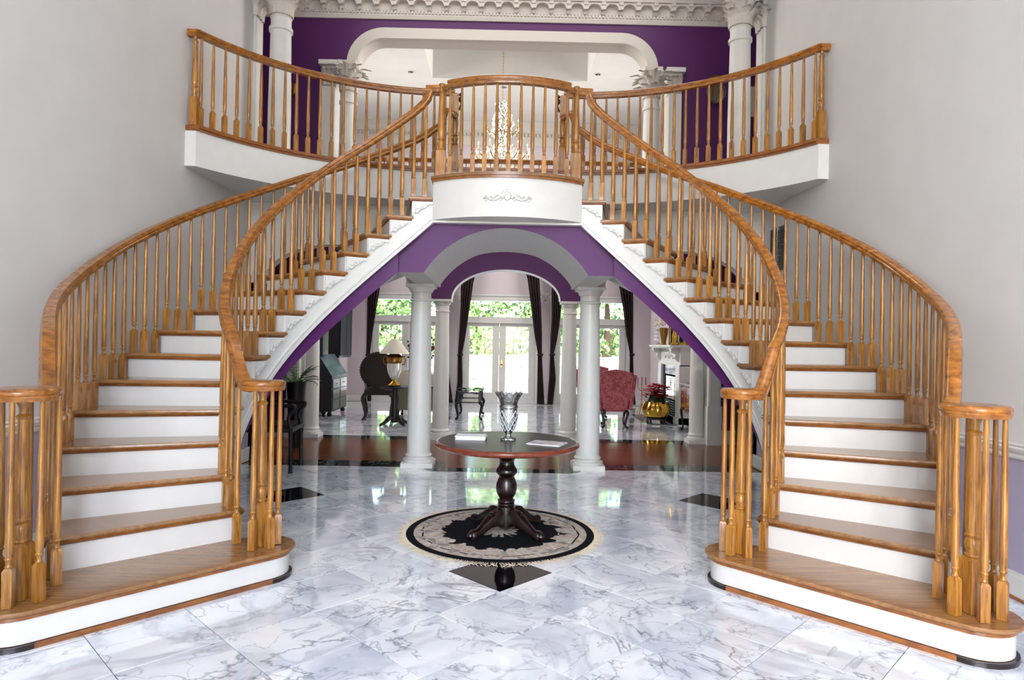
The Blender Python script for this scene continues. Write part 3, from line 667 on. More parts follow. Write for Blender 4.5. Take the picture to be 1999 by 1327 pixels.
def staircase(s, label):
    t = thing('curved_staircase', label, 'staircase', (0, 0, 0))
    # starting step
    m = MB(); m.k = 0; m.rings([[Vector((x, y, z)) for x, y in dstep(r, s)] for r, z in ((.212, RISE-.030), (.224, RISE-.022), (.226, RISE-.012), (.220, RISE-.002))][:4], True)
    m.build('tread', 'oaktread', t, 40)
    m = MB(); m.prism(dstep(.198, s), RISE-.052, RISE-.030); m.build('nosing_moulding', 'oakedge', t)
    m = MB(); m.prism(dstep(.186, s), .03, RISE-.05); m.build('riser', 'white', t)
    m = MB(); m.prism(dstep(.204, s), 0, .026); m.build('base_shoe', 'oakedge', t)
    for (cx, cy), a0, a1 in ((NI, 50, 226), (NO, 214, 400)):
        m = MB(); K = 14; vs = []
        for k in range(K+1):
            a = radians(a0+(a1-a0)*k/K)
            for rr, z in ((.187, 0), (.2056, 0), (.2056, .0268), (.187, .0268)): vs.append((s*(cx+rr*cos(a)), cy+rr*sin(a), z))
        fs = [(k*4+j, k*4+(j+1) % 4, k*4+4+(j+1) % 4, k*4+4+j) for k in range(K) for j in range(4)]+[(0,1,2,3), (4*K, 4*K+1, 4*K+2, 4*K+3)]
        m.add(vs, fs); m.build('dark_shoe_end', 'mahog', t)
    for i in range(2, 16):
        z = i*RISE; i1 = i+1+EPS
        m = MB(); th = .030
        m.k = 0
        rs = [sector(RI+o, RO-o, i, i1, zz, s, 4, o, o) for o, zz in ((.006, z-th), (.0, z-th+.008), (.0, z-.010), (.006, z))]
        m.rings(rs)
        m.build('tread', ['oaktread'], t, 50)
        m = MB(); m.rings([sector(RI+o, RO-o, i, i1-.04, zz, s, 4, o, o) for o, zz in ((.024, z-th-.022), (.014, z-th-.012), (.010, z-th))]); m.build('nosing_moulding', 'oakedge', t, 50)
        m = MB(); a = sector(RI+.028, RO-.028, i, i, z-RISE-.02 if i > 1 else 0, s, 1, SETB, -SETB-.02); b = [Vector((p.x, p.y, z-th)) for p in a]; m.rings([a, b]); m.build('riser', 'white', t, 0)
    # last riser under the landing
    a = sector(RI+.028, RO-.028, 16, 16, 15*RISE, s, 1, SETB, -SETB-.02); m = MB(); m.rings([a, [Vector((p.x, p.y, 16*RISE-.03)) for p in a]]); m.build('riser', 'white', t, 0)
    # stringers
    def strip(R0, R1, dlow, dhigh, i0, i1, saw, name, mt, floor=0.0, n=6, ext=0):
        m = MB(); rings = []
        def lowz(i): return max(floor, i*RISE-dlow)
        steps = []
        k = i0
        if saw:
            for st in range(int(i0), 16):
                off = lambda R: degrees_(SETB/R)
                a = st+.16; b = st+1+.16
                for q in range(n): steps.append((a+(b-a)*q/n, a+(b-a)*(q+1)/n, st*RISE-.05))
        else:
            N = int((i1-i0)*4)
            for q in range(N): a = i0+(i1-i0)*q/N; b = i0+(i1-i0)*(q+1)/N; steps.append((a, b, None))
        for a, b, zt in steps:
            za, zb = (zt, zt) if zt is not None else (max(floor+.001, a*RISE-dhigh), max(floor+.001, b*RISE-dhigh))
            if max(za, zb) <= floor+.002: continue
            lo = [sp_(s, R, i, lowz(i)) for R, i in ((R0, a), (R1, a), (R1, b), (R0, b))]
            hi = [sp_(s, R, i, z) for R, i, z in ((R0, a, za), (R1, a, za), (R1, b, zb), (R0, b, zb))]
            m.add(lo+hi, [(0,1,2,3),(4,5,6,7),(0,3,7,4),(1,2,6,5)])
            m.add(lo+hi, [(0,1,5,4),(3,2,6,7)] if zt is not None else [])
        return m.build(name, mt, t, 30)
    degrees_ = lambda v: v
    strip(RI+.026, RI+.075, .50, 0, 1.2, 16, True, 'inner_stringer', 'white')
    strip(RO-.075, RO-.026, .72, 0, 1.2, 16, True, 'outer_stringer', 'white')
    strip(RI+.002, RI+.028, .50, .465, 2.4, 16.1, False, 'stringer_bead', 'white')
    strip(RI+.014, RI+.028, .450, .430, 2.4, 16.1, False, 'stringer_bead', 'white')
    strip(RI+.0745, RI+.12, .70, .48, 2.6, 14.6, False, 'purple_apron', 'purple')
    strip(RI+.075, RO-.075, .70, .66, 3.4, 14.6, False, 'underside', 'wall', n=4)
    # carved brackets under the tread returns
    for i in range(3, 16):
        m = MB(); a, b = i+.19, i+1.12; N = 16; R0, R1 = RI+.006, RI+.028
        zt = i*RISE-.052
        vs = []; 
        for k in range(N+1):
            f = k/N; ii = a+(b-a)*f
            low = (i-1)*RISE+.01 + (zt-(i-1)*RISE-.03)*(f**.8) + .010*sin(f*5.5*pi)+.004*sin(f*13*pi)
            low = min(low, zt-.006)
            for R in (R0, R1): vs += [sp_(s, R, ii, low), sp_(s, R, ii, zt)]
        fs = []
        for k in range(N):
            o = k*4; fs += [(o, o+1, o+5, o+4), (o+2, o+6, o+7, o+3), (o, o+4, o+6, o+2)]
        fs += [(0,2,3,1)]
        m.add(vs, fs); 
        # raised scroll on the plate
        ctr = [(a+(b-a)*.22, .10, .030), (a+(b-a)*.45, .065, .022), (a+(b-a)*.68, .04, .014)]
        for ci, dz, rr in ctr:
            path = []
            for q in range(13):
                ang = q/12*2.6*pi; rad = rr*(1-.6*q/12); path.append(sp_(s, R0-.003, ci+rad*cos(ang)/(.164*1.35), zt-dz+rad*sin(ang)))
            m.tube(path, .005, 5)
        m.build('carved_bracket', 'white', t, 30)
    return t
staircase(-1, 'curved oak and white staircase rising along the left wall')
staircase(1, 'curved oak and white staircase rising along the right wall')

# ---- balusters, newels and rails
BAL = {}
def balmesh(L):
    k = round(L, 2)
    if k in BAL: return BAL[k]
    m = MB(); w = .0225; bh = .185
    m.rings([[Vector((x*f*w, y*f*w, z)) for x, y in ((-1,-1),(1,-1),(1,1),(-1,1))] for f, z in ((1, 0), (1, bh), (.62, bh+.014))])
    m.lathe([(.014, bh+.010), (.0185, bh+.018), (.013, bh+.028), (.0145, bh+.05), (.0195, bh+.056), (.0195, bh+.062), (.015, bh+.068), (.0192, bh+.085), (.0195, bh+.14), (.0165, bh+.14+(k-bh-.14)*.5), (.0118, k)], seg=10)
    BAL[k] = m.mesh('baluster', 'oak', 40); return BAL[k]
def baluster(par, x, y, z0, z1, rz=0): return link(balmesh(z1-z0), 'baluster', par, (x, y, z0), rz)
def newel(par, x, y, z0, z1, rz=0, cap=True, r=1.0):
    L = z1-z0; m = MB(); w = .046*r; b = .27
    m.rings([[Vector((a*f*w, c*f*w, z)) for a, c in ((-1,-1),(1,-1),(1,1),(-1,1))] for f, z in ((1, 0), (1, b), (.75, b+.02))])
    pr = [(.030, b+.015), (.040, b+.025), (.040, b+.035), (.031, b+.042), (.037, b+.065), (.042, b+.085), (.038, b+.105), (.028, b+.12), (.038, b+.128), (.040, b+.136), (.032, b+.146), (.037, b+.17), (.038, b+.26), (.033, b+.4), (.0275, L-.12), (.027, L-.10), (.034, L-.092), (.036, L-.084), (.030, L-.078), (.022, L-.07), (.024, L-.04), (.034, L-.012), (.034, L)]
    m.lathe([(a*r, z) for a, z in pr], seg=18)
    o = m.build('newel', 'oak', par, 40); o.location = (x, y, z0); o.rotation_euler = (0,0,rz); return o
RP = [(a*1.08, b*1.16) for a, b in [(-.036,-.008),(-.028,-.030),(.028,-.030),(.036,-.008),(.031,-.001),(.038,.008),(.036,.022),(.022,.033),(0,.036),(-.022,.033),(-.036,.022),(-.038,.008),(-.031,-.001)]]
HT = [(1.0, 1.058), (1.35, .986), (1.7, 1.015), (2.3, 1.095), (3, 1.065), (4, 1.005), (5, .955), (6, .935), (9, .94), (12, .915), (13, .885), (14, .868), (15.2, .85), (15.6, .86), (15.8, .885)]
def railz(i):
    if i < 1.35: return 1.262
    for (a, ha), (b, hb) in zip(HT, HT[1:]):
        if i <= b: f = max(0, (i-a)/(b-a)); return i*RISE+ha+(hb-ha)*f
    return i*RISE+HT[-1][1]
def stair_rail(s, R, N, per, offs, label, volr, end, zoff=0):
    t = thing('stair_railing', label, 'railing', (0,0,0))
    lo = 1.05 if R < 2 else 1.28
    def RR(i): return R if R < 2 else R+.068*max(0, min(1, (3.0-i)/1.6))**2
    path = [sp_(s, RR(lo+(15.8-lo)*k/110), lo+(15.8-lo)*k/110, railz(lo+(15.8-lo)*k/110)+zoff) for k in range(111)]
    sides = []
    for k in range(111): a = radians(A0+(1.12+(15.8-1.12)*k/110)*DA); sides.append((s*cos(a), sin(a), 0))
    for p, sd in end: path.append(Vector((s*p[0], p[1], p[2]))); sides.append((s*sd[0], sd[1], 0))
    MB().sweep(path, RP, sides).build('handrail', 'oakrail', t, 50)
    # volute: round cap over the starting newel
    zc = railz(1.12); nx, ny = s*N[0], N[1]
    prf = [(volr*.2, -.030), (volr-.010, -.030), (volr-.002, -.008), (volr-.007, -.001), (volr, .008), (volr-.002, .022), (volr-.016, .033), (volr*.6, .036), (volr*.55, .034), (volr*.5, .036), (.0, .036)]
    v = MB().lathe([(a, b*1.0) for a, b in prf], seg=32).build('volute_cap', 'oakrail', t, 50); v.location = (nx, ny, zc)
    newel(t, nx, ny, RISE, zc-.03, radians(45) if R < 2 else radians(6)*s)
    base = atan2(-(ny-SY), 1)*0
    q = sp_(s, R, 1.2, 0); a0 = atan2(q.y-ny, q.x-nx)
    for k in range(5):
        a = a0+s*(-1 if R < 2 else 1)*(.9+k*1.0); baluster(t, nx+(volr-.035)*cos(a), ny+(volr-.035)*sin(a), RISE, zc-.028, a)
    for i in range(1, 16):
        for o in offs:
            ii = i+o
            if i == 1 and ii < 1.45: continue
            p = sp_(s, R, ii, 0); a = radians(A0+ii*DA)*s
            zt = railz(ii)+zoff-.028 if ii < 15.8 else railz(15.8)+zoff-.01
            baluster(t, p.x, p.y, i*RISE, zt, a)
    if R < 2: MB().sweep([(s*.865, 6.82, ZR), (s*.71, 6.805, ZR)], RP).build('level_easing', 'oakrail', t, 50)
    return t
ZR = ZL+.93
endin = [((.80, 6.815, 4.135), (.1,1)), ((.755, 6.82, 4.165), (0,1)), ((.735, 6.82, ZR), (0,1)), ((.70, 6.815, ZR), (0,1))]
endin = [((.845, 6.822, 4.135), (.05,1)), ((.828, 6.82, 4.165), (0,1)), ((.815, 6.82, 4.20), (0,1))]
def ends(y, zlast):
    return [((.80, y, 4.165), (.05,1)), ((.775, y+.02, 4.20+zlast*.5), (0,1)), ((.75, y+.05, 4.2+zlast), (0,1)), ((.67, y+.25, 4.2+zlast), (1,.3))]
INR, OUTR = RI+.08, RO-.045
for s, side in ((-1, 'left'), (1, 'right')):
    stair_rail(s, INR, NI, 2, (.22, .72), 'oak railing on the inner side of the %s staircase' % side, .145, endin)
    stair_rail(s, OUTR, NO, 3, (.2, .53, .87), 'oak railing on the wall side of the %s staircase' % side, .165, ends(7.83, .17))

# ---- landing
BC, BR = 7.79, 1.33
def bow(r, z, n=18, ymax=None):
    h = .79-(BR-r)*.6; a = math.asin(min(1, h/r)); return [Vector((r*sin(-a+2*a*k/n), BC-r*cos(-a+2*a*k/n), z)) for k in range(n+1)]
ld = thing('landing', 'bow-fronted white landing joining the two staircases', 'landing', (0,0,0))
def slab(m, r, z0, z1, yb, xo=.79, inset=0):
    a = bow(r, z0); lo = a+[Vector((xo, yb, z0)), Vector((-xo, yb, z0))]; m.rings([lo, [Vector((p.x, p.y, z1)) for p in lo]])
m = MB(); slab(m, BR+.0, ZL-.03, ZL, 8.12, .83); m.build('landing_boards', 'oaktread', ld, 30)
m = MB(); slab(m, BR-.015, ZL-.055, ZL-.03, 8.12, .80); m.build('nosing_moulding', 'oakedge', ld, 30)
m = MB(); slab(m, BR-.035, 2.828, ZL-.055, 8.12, .77); m.build('bowed_fascia', 'white', ld, 30)
def strp(pts, z0, z1, th, name, mt, par):
    m = MB(); n = len(pts); vs = []
    for p in pts: vs += [(p.x, p.y, z0), (p.x, p.y, z1), (p.x, p.y+th, z1), (p.x, p.y+th, z0)]
    fs = []
    for k in range(n-1):
        o = k*4; fs += [(o+j, o+(j+1) % 4, o+4+(j+1) % 4, o+4+j) for j in range(4)]
    fs += [(0,1,2,3), (4*n-4, 4*n-3, 4*n-2, 4*n-1)]; m.add(vs, fs); return m.build(name, mt, par, 30)
# flat bottom panel and its white trim over the purple face
m = MB(); m.box(-.78, .78, 6.755, 6.835, 2.806, 2.86); m.box(-.78, .78, 6.74, 6.835, 2.800, 2.818); m.build('lower_trim', 'white', ld, 0)
# plaster ornament on the fascia
m = MB(); z = P(990, 385, 6.5).z
def onb(x, zz, r=BR-.035): return Vector((x, BC-sqrt(r*r-x*x)-.004, zz))
m.sphere(onb(0, z), .035, 10, 6, (1, .4, 1))
for k in range(7): a = pi*k/6; m.sphere(onb(.05*cos(a), z+.015+.05*sin(a)), .018, 8, 5, (1, .4, 1))
for s in (-1, 1):
    for cx, rr, fl_ in ((.10, .034, 1), (.165, .026, -1), (.215, .018, 1)):
        path = [onb(s*(cx+rr*(1-.06*q)*cos(q*.55)), z-.005+fl_*rr*(1-.06*q)*sin(q*.55)) for q in range(12)]; m.tube(path, .009, 6)
    path = [onb(s*(.04+.21*q/12), z-.012+.03*sin(q*.9)*(1-q/12)) for q in range(13)]; m.tube(path, [.016*(1-q/14) for q in range(13)], 6)
    for q in range(5): m.sphere(onb(s*(.07+.035*q), z-.03+.012*(q % 2)), .014, 8, 5, (1.3, .4, .8))
m.build('plaster_ornament', 'white', ld, 60)
# two steps from the landing up to the bridge
for k, yy in enumerate((7.84, 8.10)):
    RS = (ZB-ZL)/2; z1 = ZL+(k+1)*RS
    m = MB(); m.box(-.80, .80, yy, yy+(.32 if k == 0 else .1), z1-.03, z1); m.box(-.80, .80, yy+.012, yy+.1, z1-.05, z1-.03); m.build('step_tread', 'oakedge', ld, 0)
    m = MB(); m.box(-.79, .79, yy+.03, yy+.06, z1-RS, z1-.05); m.build('step_riser', 'white', ld, 0)
lr = thing('landing_railing', 'oak railing with a bowed handrail on the landing', 'railing', (0,0,0))
rr = BR-.075
def bowpt(x, z, r=rr): return Vector((x, BC-sqrt(r*r-x*x), z))
path = [bowpt(-.615+1.23*k/28, ZR) for k in range(29)]; MB().sweep(path, [(a*1.05, b*1.15+.004) for a, b in RP], None).build('handrail', 'oakrail', lr, 50)
for k in range(11):
    x = -.600+1.2*k/10; baluster(lr, x, bowpt(x, 0).y, ZL, ZR-.03)
for s in (-1, 1):
    nw = newel(lr, s*.70, 6.80, ZL, ZR+.045, 0); m = MB(); m.lathe([(.03, -.05), (.041, -.04), (.041, .035), (.034, .048), (0, .05)], seg=18); c = m.build('newel_top', 'oak', lr, 40); c.location = (s*.70, 6.80, ZR)
    MB().sweep([(s*.70, 6.80, ZR-.012), (s*.61, 6.70, ZR-.012)], [(a*.7, b*.7) for a, b in RP]).build('rail_link', 'oakrail', lr)

# ---- balcony bridge
EDGE = 2.71; YE = 6.70; YC = SY+EDGE
def edgeline(R, z):
    pts = []
    aw = math.asin((YE-SY)/R) if True else 0
    pts.append(Vector((-WX-.0, SY+R*sin(aw), z)))
    for k in range(25): a = aw+(pi/2-aw)*k/24; pts.append(Vector((-(SX+R*cos(a)), SY+R*sin(a), z)))
    for k in range(25): a = pi/2-(pi/2-aw)*k/24; pts.append(Vector((SX+R*cos(a), SY+R*sin(a), z)))
    pts.append(Vector((WX, SY+R*sin(aw), z)))
    return pts
bl = thing('balcony', 'concave white balcony bridge across the upper floor', 'balcony', (0,0,0))
def balslab(name, R, z0, z1, mt, yback=11.28):
    a = edgeline(R, z0); m = MB()
    n = len(a); vs = []
    for p in a: vs += [(p.x, p.y, z0), (p.x, p.y, z1), (p.x, yback, z1), (p.x, yback, z0)]
    fs = []
    for k in range(n-1):
        o = k*4; fs += [(o, o+1, o+5, o+4), (o+1, o+2, o+6, o+5), (o+2, o+3, o+7, o+6), (o+3, o, o+4, o+7)]
    fs += [(0,1,2,3), (4*n-4, 4*n-3, 4*n-2, 4*n-1)]; m.add(vs, fs); return m.build(name, mt, bl, 30)
balslab('edge_nosing', EDGE, ZB-.035, ZB, 'oakedge'); balslab('edge_moulding', EDGE+.015, ZB-.06, ZB-.035, 'oakedge'); balslab('fascia', EDGE+.035, ZB-.42, ZB-.06, 'white', 8.7)
m = MB(); m.box(-5.6, 5.3, 10.62, 11.28, ZB-.3, ZB-.03); m.box(-5.6, -WX, 8.62, 11.28, ZB-.3, ZB); m.box(WX, 5.3, 8.62, 11.28, ZB-.3, ZB); m.box(-WX, WX, 8.7, 10.62, ZB-.3, ZB-.06); m.build('floor_slab', 'white', bl, 0)
def wing_rail(s, label):
    t = thing('balcony_railing', label, 'railing', (0,0,0)); R = EDGE+.06; z = ZB+.945
    aw = math.asin((YE-SY)/EDGE); n = 40
    P0 = [Vector((s*(WX-.002), SY+R*sin(aw), z))]
    arc = [Vector((s*(SX+R*cos(aw+(pi/2-aw)*k/n)), SY+R*sin(aw+(pi/2-aw)*k/n), z)) for k in range(n+1)]
    tail = [Vector((s*(.80-.12*k/3), SY+R, z)) for k in (1, 2, 3)]
    full = P0+arc+tail
    MB().sweep([P0[0], arc[0]], RP).build('handrail', 'oakrail', t, 50)
    MB().sweep(arc+tail, RP).build('handrail', 'oakrail', t, 50)
    # balusters at even spacing along the line
    pts = full; L = [0]
    for a, b in zip(pts, pts[1:]): L.append(L[-1]+(b-a).length)
    N = 22 + 1
    for k in range(1, N):
        d = .08+(L[-1]-.12)*(k-1)/(N-1)+.06
        for q in range(len(L)-1):
            if L[q] <= d <= L[q+1]:
                f = (d-L[q])/(L[q+1]-L[q]+1e-9); p = pts[q].lerp(pts[q+1], f); baluster(t, p.x, p.y, ZB, z-.028, atan2(p.y-SY, p.x-s*SX)); break
    newel(t, s*(WX-.075), P0[0].y, ZB, z-.0, 0, r=.8)
    nx = newel(t, s*.67, YC+.04, ZB, z-.02, 0); 
    m = MB(); m.box(s*.67-.04, s*.67+.04, YC, YC+.08, ZB+.66, z-.03); m.build('newel_block', 'oak', t, 0)
    # carved scroll edge on the opening side
    pth = bez([(s*.62, YC+.04, z-.02), (s*.595, YC+.04, z-.05), (s*.62, YC+.04, z-.09), (s*.60, YC+.04, z-.14), (s*.625, YC+.04, z-.22)], 5); MB().tube(pth, [.022-.0005*k for k in range(len(pth))], 8).build('carved_scroll', 'mahog', t)
    return t
wing_rail(-1, 'oak railing along the left wing of the balcony'); wing_rail(1, 'oak railing along the right wing of the balcony')
fr = thing('balcony_railing', 'oak railing on the far side of the bridge, overlooking the back room', 'railing', (0,0,0))
MB().sweep([(-2.55, 11.2, ZB+.93), (2.3, 11.2, ZB+.93)], RP).build('handrail', 'oakrail', fr)
for k in range(34): baluster(fr, -2.4+4.6*k/33, 11.2, ZB-.03, ZB+.90)

# ================================================================ FOYER CENTRE: rug, table
TX, TY = .036, 5.445
rg = thing('round_rug', 'round cream and black floral rug with beige fringe under the table', 'rug', (TX-.045, TY, 0))
m = MB(); m.lathe([(.0, .0), (.775, .0), (.778, .005), (.772, .011), (0, .012)], seg=72); m.build('rug_pile', 'rug', rg, 30)
m = MB(); random.seed(3)
for k in range(460):
    a = 2*pi*k/460+random.uniform(-.006, .006); L = random.uniform(.05, .085); b = a+random.uniform(-.06, .06); w = .0024
    p0 = Vector((.772*cos(a), .772*sin(a), .007)); p1 = Vector(((.772+L*.5)*cos(a)+random.uniform(-.004, .004), (.772+L*.5)*sin(a), .009)); p2 = Vector(((.772+L)*cos(b), (.772+L)*sin(b), .003))
    m.tube([p0, p1, p2], w, 4)
m.build('fringe', 'fringe', rg, 0, fix=False, kind='stuff')
tb = thing('round_pedestal_table', 'round dark pedestal table with red-brown edge on the rug', 'table', (TX, TY, .012))
m = MB(); m.lathe([(0, .738), (.565, .738), (.572, .746), (.575, .7495), (0, .7496)], seg=72); m.build('tabletop', mat('dark_satin_top', lin(46,36,34), .3, spec=.35), tb, 30)
m = MB(); m.lathe([(.50, .700), (.575, .702), (.590, .712), (.598, .724), (.597, .738), (.588, .746), (.574, .7500), (.560, .7480), (.56, .71), (.5, .701)], seg=72); m.build('moulded_edge', 'redwood', tb, 40)
m = MB(); m.lathe([(.02, .735), (.20, .73), (.20, .705), (.08, .70), (.07, .69), (.075, .66), (.085, .645), (.088, .62), (.07, .60), (.060, .585), (.062, .55), (.08, .525), (.09, .50), (.088, .485), (.068, .465), (.062, .45), (.072, .43), (.086, .39), (.088, .35), (.078, .31), (.06, .28), (.058, .27), (.072, .262), (.072, .25), (.060, .243), (.070, .235), (.070, .225), (.064, .218), (.078, .21), (.080, .05), (.06, .03)], seg=28)
for k in range(4): pass
m.build('turned_pedestal', 'mahog', tb, 40)
for k in range(4):
    a = pi/4+k*pi/2; m = MB(); prof = [(.05, .12), (.13, .135), (.20, .115), (.27, .075), (.33, .045), (.375, .045), (.40, .03)]
    rs = []
    for q, (d, z) in enumerate(prof):
        h = [.075, .06, .045, .035, .028, .03, .02][q]; w = [.045, .048, .04, .034, .03, .04, .026][q]
        rs.append([Vector((d, y, z+zz)) for y, zz in ((-w, -h), (w, -h), (w, h*.4), (w*.5, h), (-w*.5, h), (-w, h*.4))])
    m.rings(rs); m.sphere((.17, 0, .155), .028, 10, 6); m.sphere((.385, 0, .035), .034, 10, 6, (1.2, 1, 1))
    o = m.build('leg', 'mahog', tb, 50); o.rotation_euler = (0, 0, a)
ZT = .012+.750
vs_ = thing('crystal_vase', 'cut crystal vase with a scalloped rim standing on the round table', 'vase', (P(992, 860, 5.50).x, 5.50, ZT))
def vase():
    prof = [(.0, .0), (.060, .0), (.066, .006), (.064, .014), (.040, .022), (.024, .032), (.022, .045), (.030, .06), (.050, .09), (.066, .13), (.076, .18), (.079, .22), (.072, .255), (.070, .262), (.078, .27), (.076, .285), (.070, .295), (.075, .32), (.090, .355), (.108, .385), (.112, .395)]
    seg = 48; rs = []
    for r, z in prof:
        ring = []
        for i in range(seg):
            a = 2*pi*i/seg; k = 1
            if .06 < z < .25: k = 1+.045*(((i+round(z*130)) % 4 < 2)*1.0-.5)
            elif z > .295: k = 1+.05*cos(12*a)*(z-.29)/.1
            elif z < .05: k = 1+.03*cos(16*a)
            zz = z+(.010*cos(12*a) if z > .39 else 0)
            ring.append(Vector((r*k*cos(a), r*k*sin(a), zz)))
        rs.append(ring)
    for r, z in reversed([(max(r-.006, .001), max(z, .05)) for r, z in prof[7:]]):
        rs.append([Vector((r*cos(2*pi*i/seg), r*sin(2*pi*i/seg), z)) for i in range(seg)])
    m = MB(); m.rings(rs); return m
vase().build('cut_glass_body', 'crystal', vs_, 25, fix=False)
# diamond cutting as raised ribs
m = MB()
for d in (1, -1):
    for k in range(12):
        pth = []
        for q in range(13):
            z = .075+.175*q/12; r = .048+.032*sin(min(1, (z-.06)/.16)*pi/2); a = 2*pi*k/12+d*q*.11; pth.append((r*cos(a), r*sin(a), z))
        m.tube(pth, .0026, 4)
m.build('diamond_cut_ribs', mat('crystal_edge', lin(232,235,238), .15, .1, spec=1), vs_, 0)
def at_table(u, v): q = P(u, v, 5.0); w = Vector((q.x-CAMX, q.y, q.z-CAMZ)); k = (ZT-CAMZ)/w.z; return Vector((CAMX+w.x*k, w.y*k, ZT))
q = at_table(920, 856)
bk = thing('booklet_stack', 'white booklet stack lying on the left of the round table', 'booklets', (q.x, q.y, ZT), radians(-4))
for k, (dz, w) in enumerate(((0, .0), (.011, .004), (.021, -.003))):
    m = MB(); m.box(-.125+w, .125+w, -.085, .085, dz, dz+.010); m.build('booklet', 'paper', bk, 0)
q = at_table(1068, 866)
mg = thing('magazine', 'magazine with a pale mauve cover lying on the right of the table', 'magazine', (q.x, q.y, ZT), radians(-24))
m = MB(); m.box(-.14, .14, -.105, .105, 0, .007); m.build('pages', 'paper', mg, 0)
def covermat():
    m = bpy.data.materials.new('magazine_cover'); m.use_nodes = True; n = m.node_tree.nodes; L = m.node_tree.links; b = n['Principled BSDF']
    tc = n.new('ShaderNodeTexCoord'); t = noise(n, L, tc.outputs['Object'], 14, 2); r = ramp(n, L, t.outputs['Fac'], [(.4, lin(190,176,196)), (.5, lin(214,206,214)), (.6, lin(232,224,220))]); L.new(r.outputs[0], b.inputs['Base Color']); b.inputs['Roughness'].default_value = .2; return m
m = MB(); m.box(-.14, .14, -.105, .105, .007, .0085); m.build('cover', covermat(), mg, 0)

# ================================================================ CHANDELIER upstairs
def chandelier():
    x, y = P(983, 100, 13.0).x, 13.0; zb = 5.02
    t = thing('crystal_chandelier', 'large two-tier crystal chandelier hanging on a long chain upstairs', 'chandelier', (x, y, zb))
    H = ZF+.64-zb; random.seed(5)
    m = MB()
    z = 1.35
    k = 0
    while z < H-.03:
        T = Matrix.Translation((0,0,z)) @ Matrix.Rotation(k*pi/2, 4, 'Z') @ Matrix.Rotation(pi/2, 4, 'X')
        pts = [T @ Vector((.011*cos(2*pi*q/8), .02*sin(2*pi*q/8), 0)) for q in range(9)]; m.tube(pts, .0035, 4); z += .032; k += 1
    m.build('chain', 'brass', t, 0, fix=False)
    m = MB(); m.lathe([(.0, .0), (.06, .0), (.07, -.03), (.02, -.05), (0, -.05)], (0,0,H), 16); m.build('ceiling_rose', 'brass', t)
    m = MB(); m.lathe([(.0, .05), (.03, .06), (.02, .12), (.05, .18), (.06, .22), (.02, .28), (.02, .5), (.045, .56), (.05, .6), (.018, .66), (.018, .85), (.04, .9), (.018, .96), (.015, 1.2), (.03, 1.25), (.012, 1.3), (.01, 1.36)], seg=14); m.build('stem', 'crystal', t)
    def oct(mm, c, r, h): mm.add([c+Vector((0,0,h)), c+Vector((r,0,0)), c+Vector((0,r,0)), c+Vector((-r,0,0)), c+Vector((0,-r,0)), c-Vector((0,0,h*1.3))], [(0,1,2),(0,2,3),(0,3,4),(0,4,1),(5,2,1),(5,3,2),(5,4,3),(5,1,4)])
    cr = MB()
    for nn, R, z0, zt in ((12, .55, .20, .30), (6, .32, .78, .86)):
        for k in range(nn):
            a = 2*pi*k/nn+.1; c = Vector((cos(a), sin(a), 0))
            pth = bez([Vector((0,0,z0+.05)), c*R*.35+Vector((0,0,z0-.06)), c*R*.75+Vector((0,0,z0-.05)), c*R+Vector((0,0,zt-.02))], 5)
            arm = MB().tube(pth, .011, 6).build('arm', 'brass', t)
            e = c*R+Vector((0,0,zt)); m = MB(); m.lathe([(.0, -.03), (.045, -.012), (.05, 0), (.012, 0), (.011, .09), (.004, .10)], e, 8); m.build('candle', 'candle', arm)
            m = MB(); m.lathe([(.004, .10), (.012, .118), (.0, .15)], e, 8); m.build('bulb', 'bulb', arm)
            for q in range(9): b = 2*pi*q/9; oct(cr, e+Vector((.045*cos(b), .045*sin(b), -.045)), .010, .028)
            for q in range(10): f = q/9; p = pth[int(f*(len(pth)-1))]; oct(cr, p+Vector((random.uniform(-.01, .01), random.uniform(-.01, .01), -.035-.02*random.random())), .010, .022)
            # swags to the stem
            for q in range(9): f = q/8; p = e.lerp(Vector((0,0,zt+.35)), f); oct(cr, p-Vector((0,0,.12*sin(pi*f))), .009, .014)
    for k in range(2200):
        z = random.uniform(.0, 1.32); rad = .05+.11*abs(sin(z*5.2))+.04*random.random()
        if z < .42: rad = .08+.42*random.random()*(1 if z < .3 else .6)
        a = random.uniform(0, 2*pi); oct(cr, Vector((rad*cos(a), rad*sin(a), z)), .012, .026)
    cr.build('crystal_drops', mat('sparkling_crystal', lin(222,218,200), .12, .0, spec=1), t, 0, fix=False, kind='stuff')
chandelier()
# recessed ceiling lamps
for k, (u, v, wh) in enumerate(((783, 84, 'nearer one on the left of the tray'), (802, 140, 'farther one on the left of the tray'), (1186, 92, 'nearer one on the right of the tray'), (1167, 145, 'farther one on the right of the tray'), (984, 170, 'centred beyond the tray, behind the chain'))):
    d = P(u, v, 10); w = (d-Vector((CAMX, 0, CAMZ))); kk = (ZF-CAMZ)/w.z; p = Vector((CAMX+w.x*kk, w.y*kk, ZF))
    t = thing('recessed_light', 'small black recessed ceiling light, '+wh, 'ceiling light', (p.x, p.y, ZF-.004))
    MB().lathe([(.062, .004), (.08, .003), (.08, -.004), (.062, -.006), (.058, .0), (.0585, .0035), (.062, .004)], seg=24).build('trim_ring', 'white', t)
    MB().lathe([(0, .0035), (.06, .0035), (.06, .0), (.0, .0)], seg=24).build('dark_baffle', 'lens', t)
    MB().sphere((0, .02, -.002), .026, 10, 6, (1, 1, .4)).build('bulb', 'chrome', t)

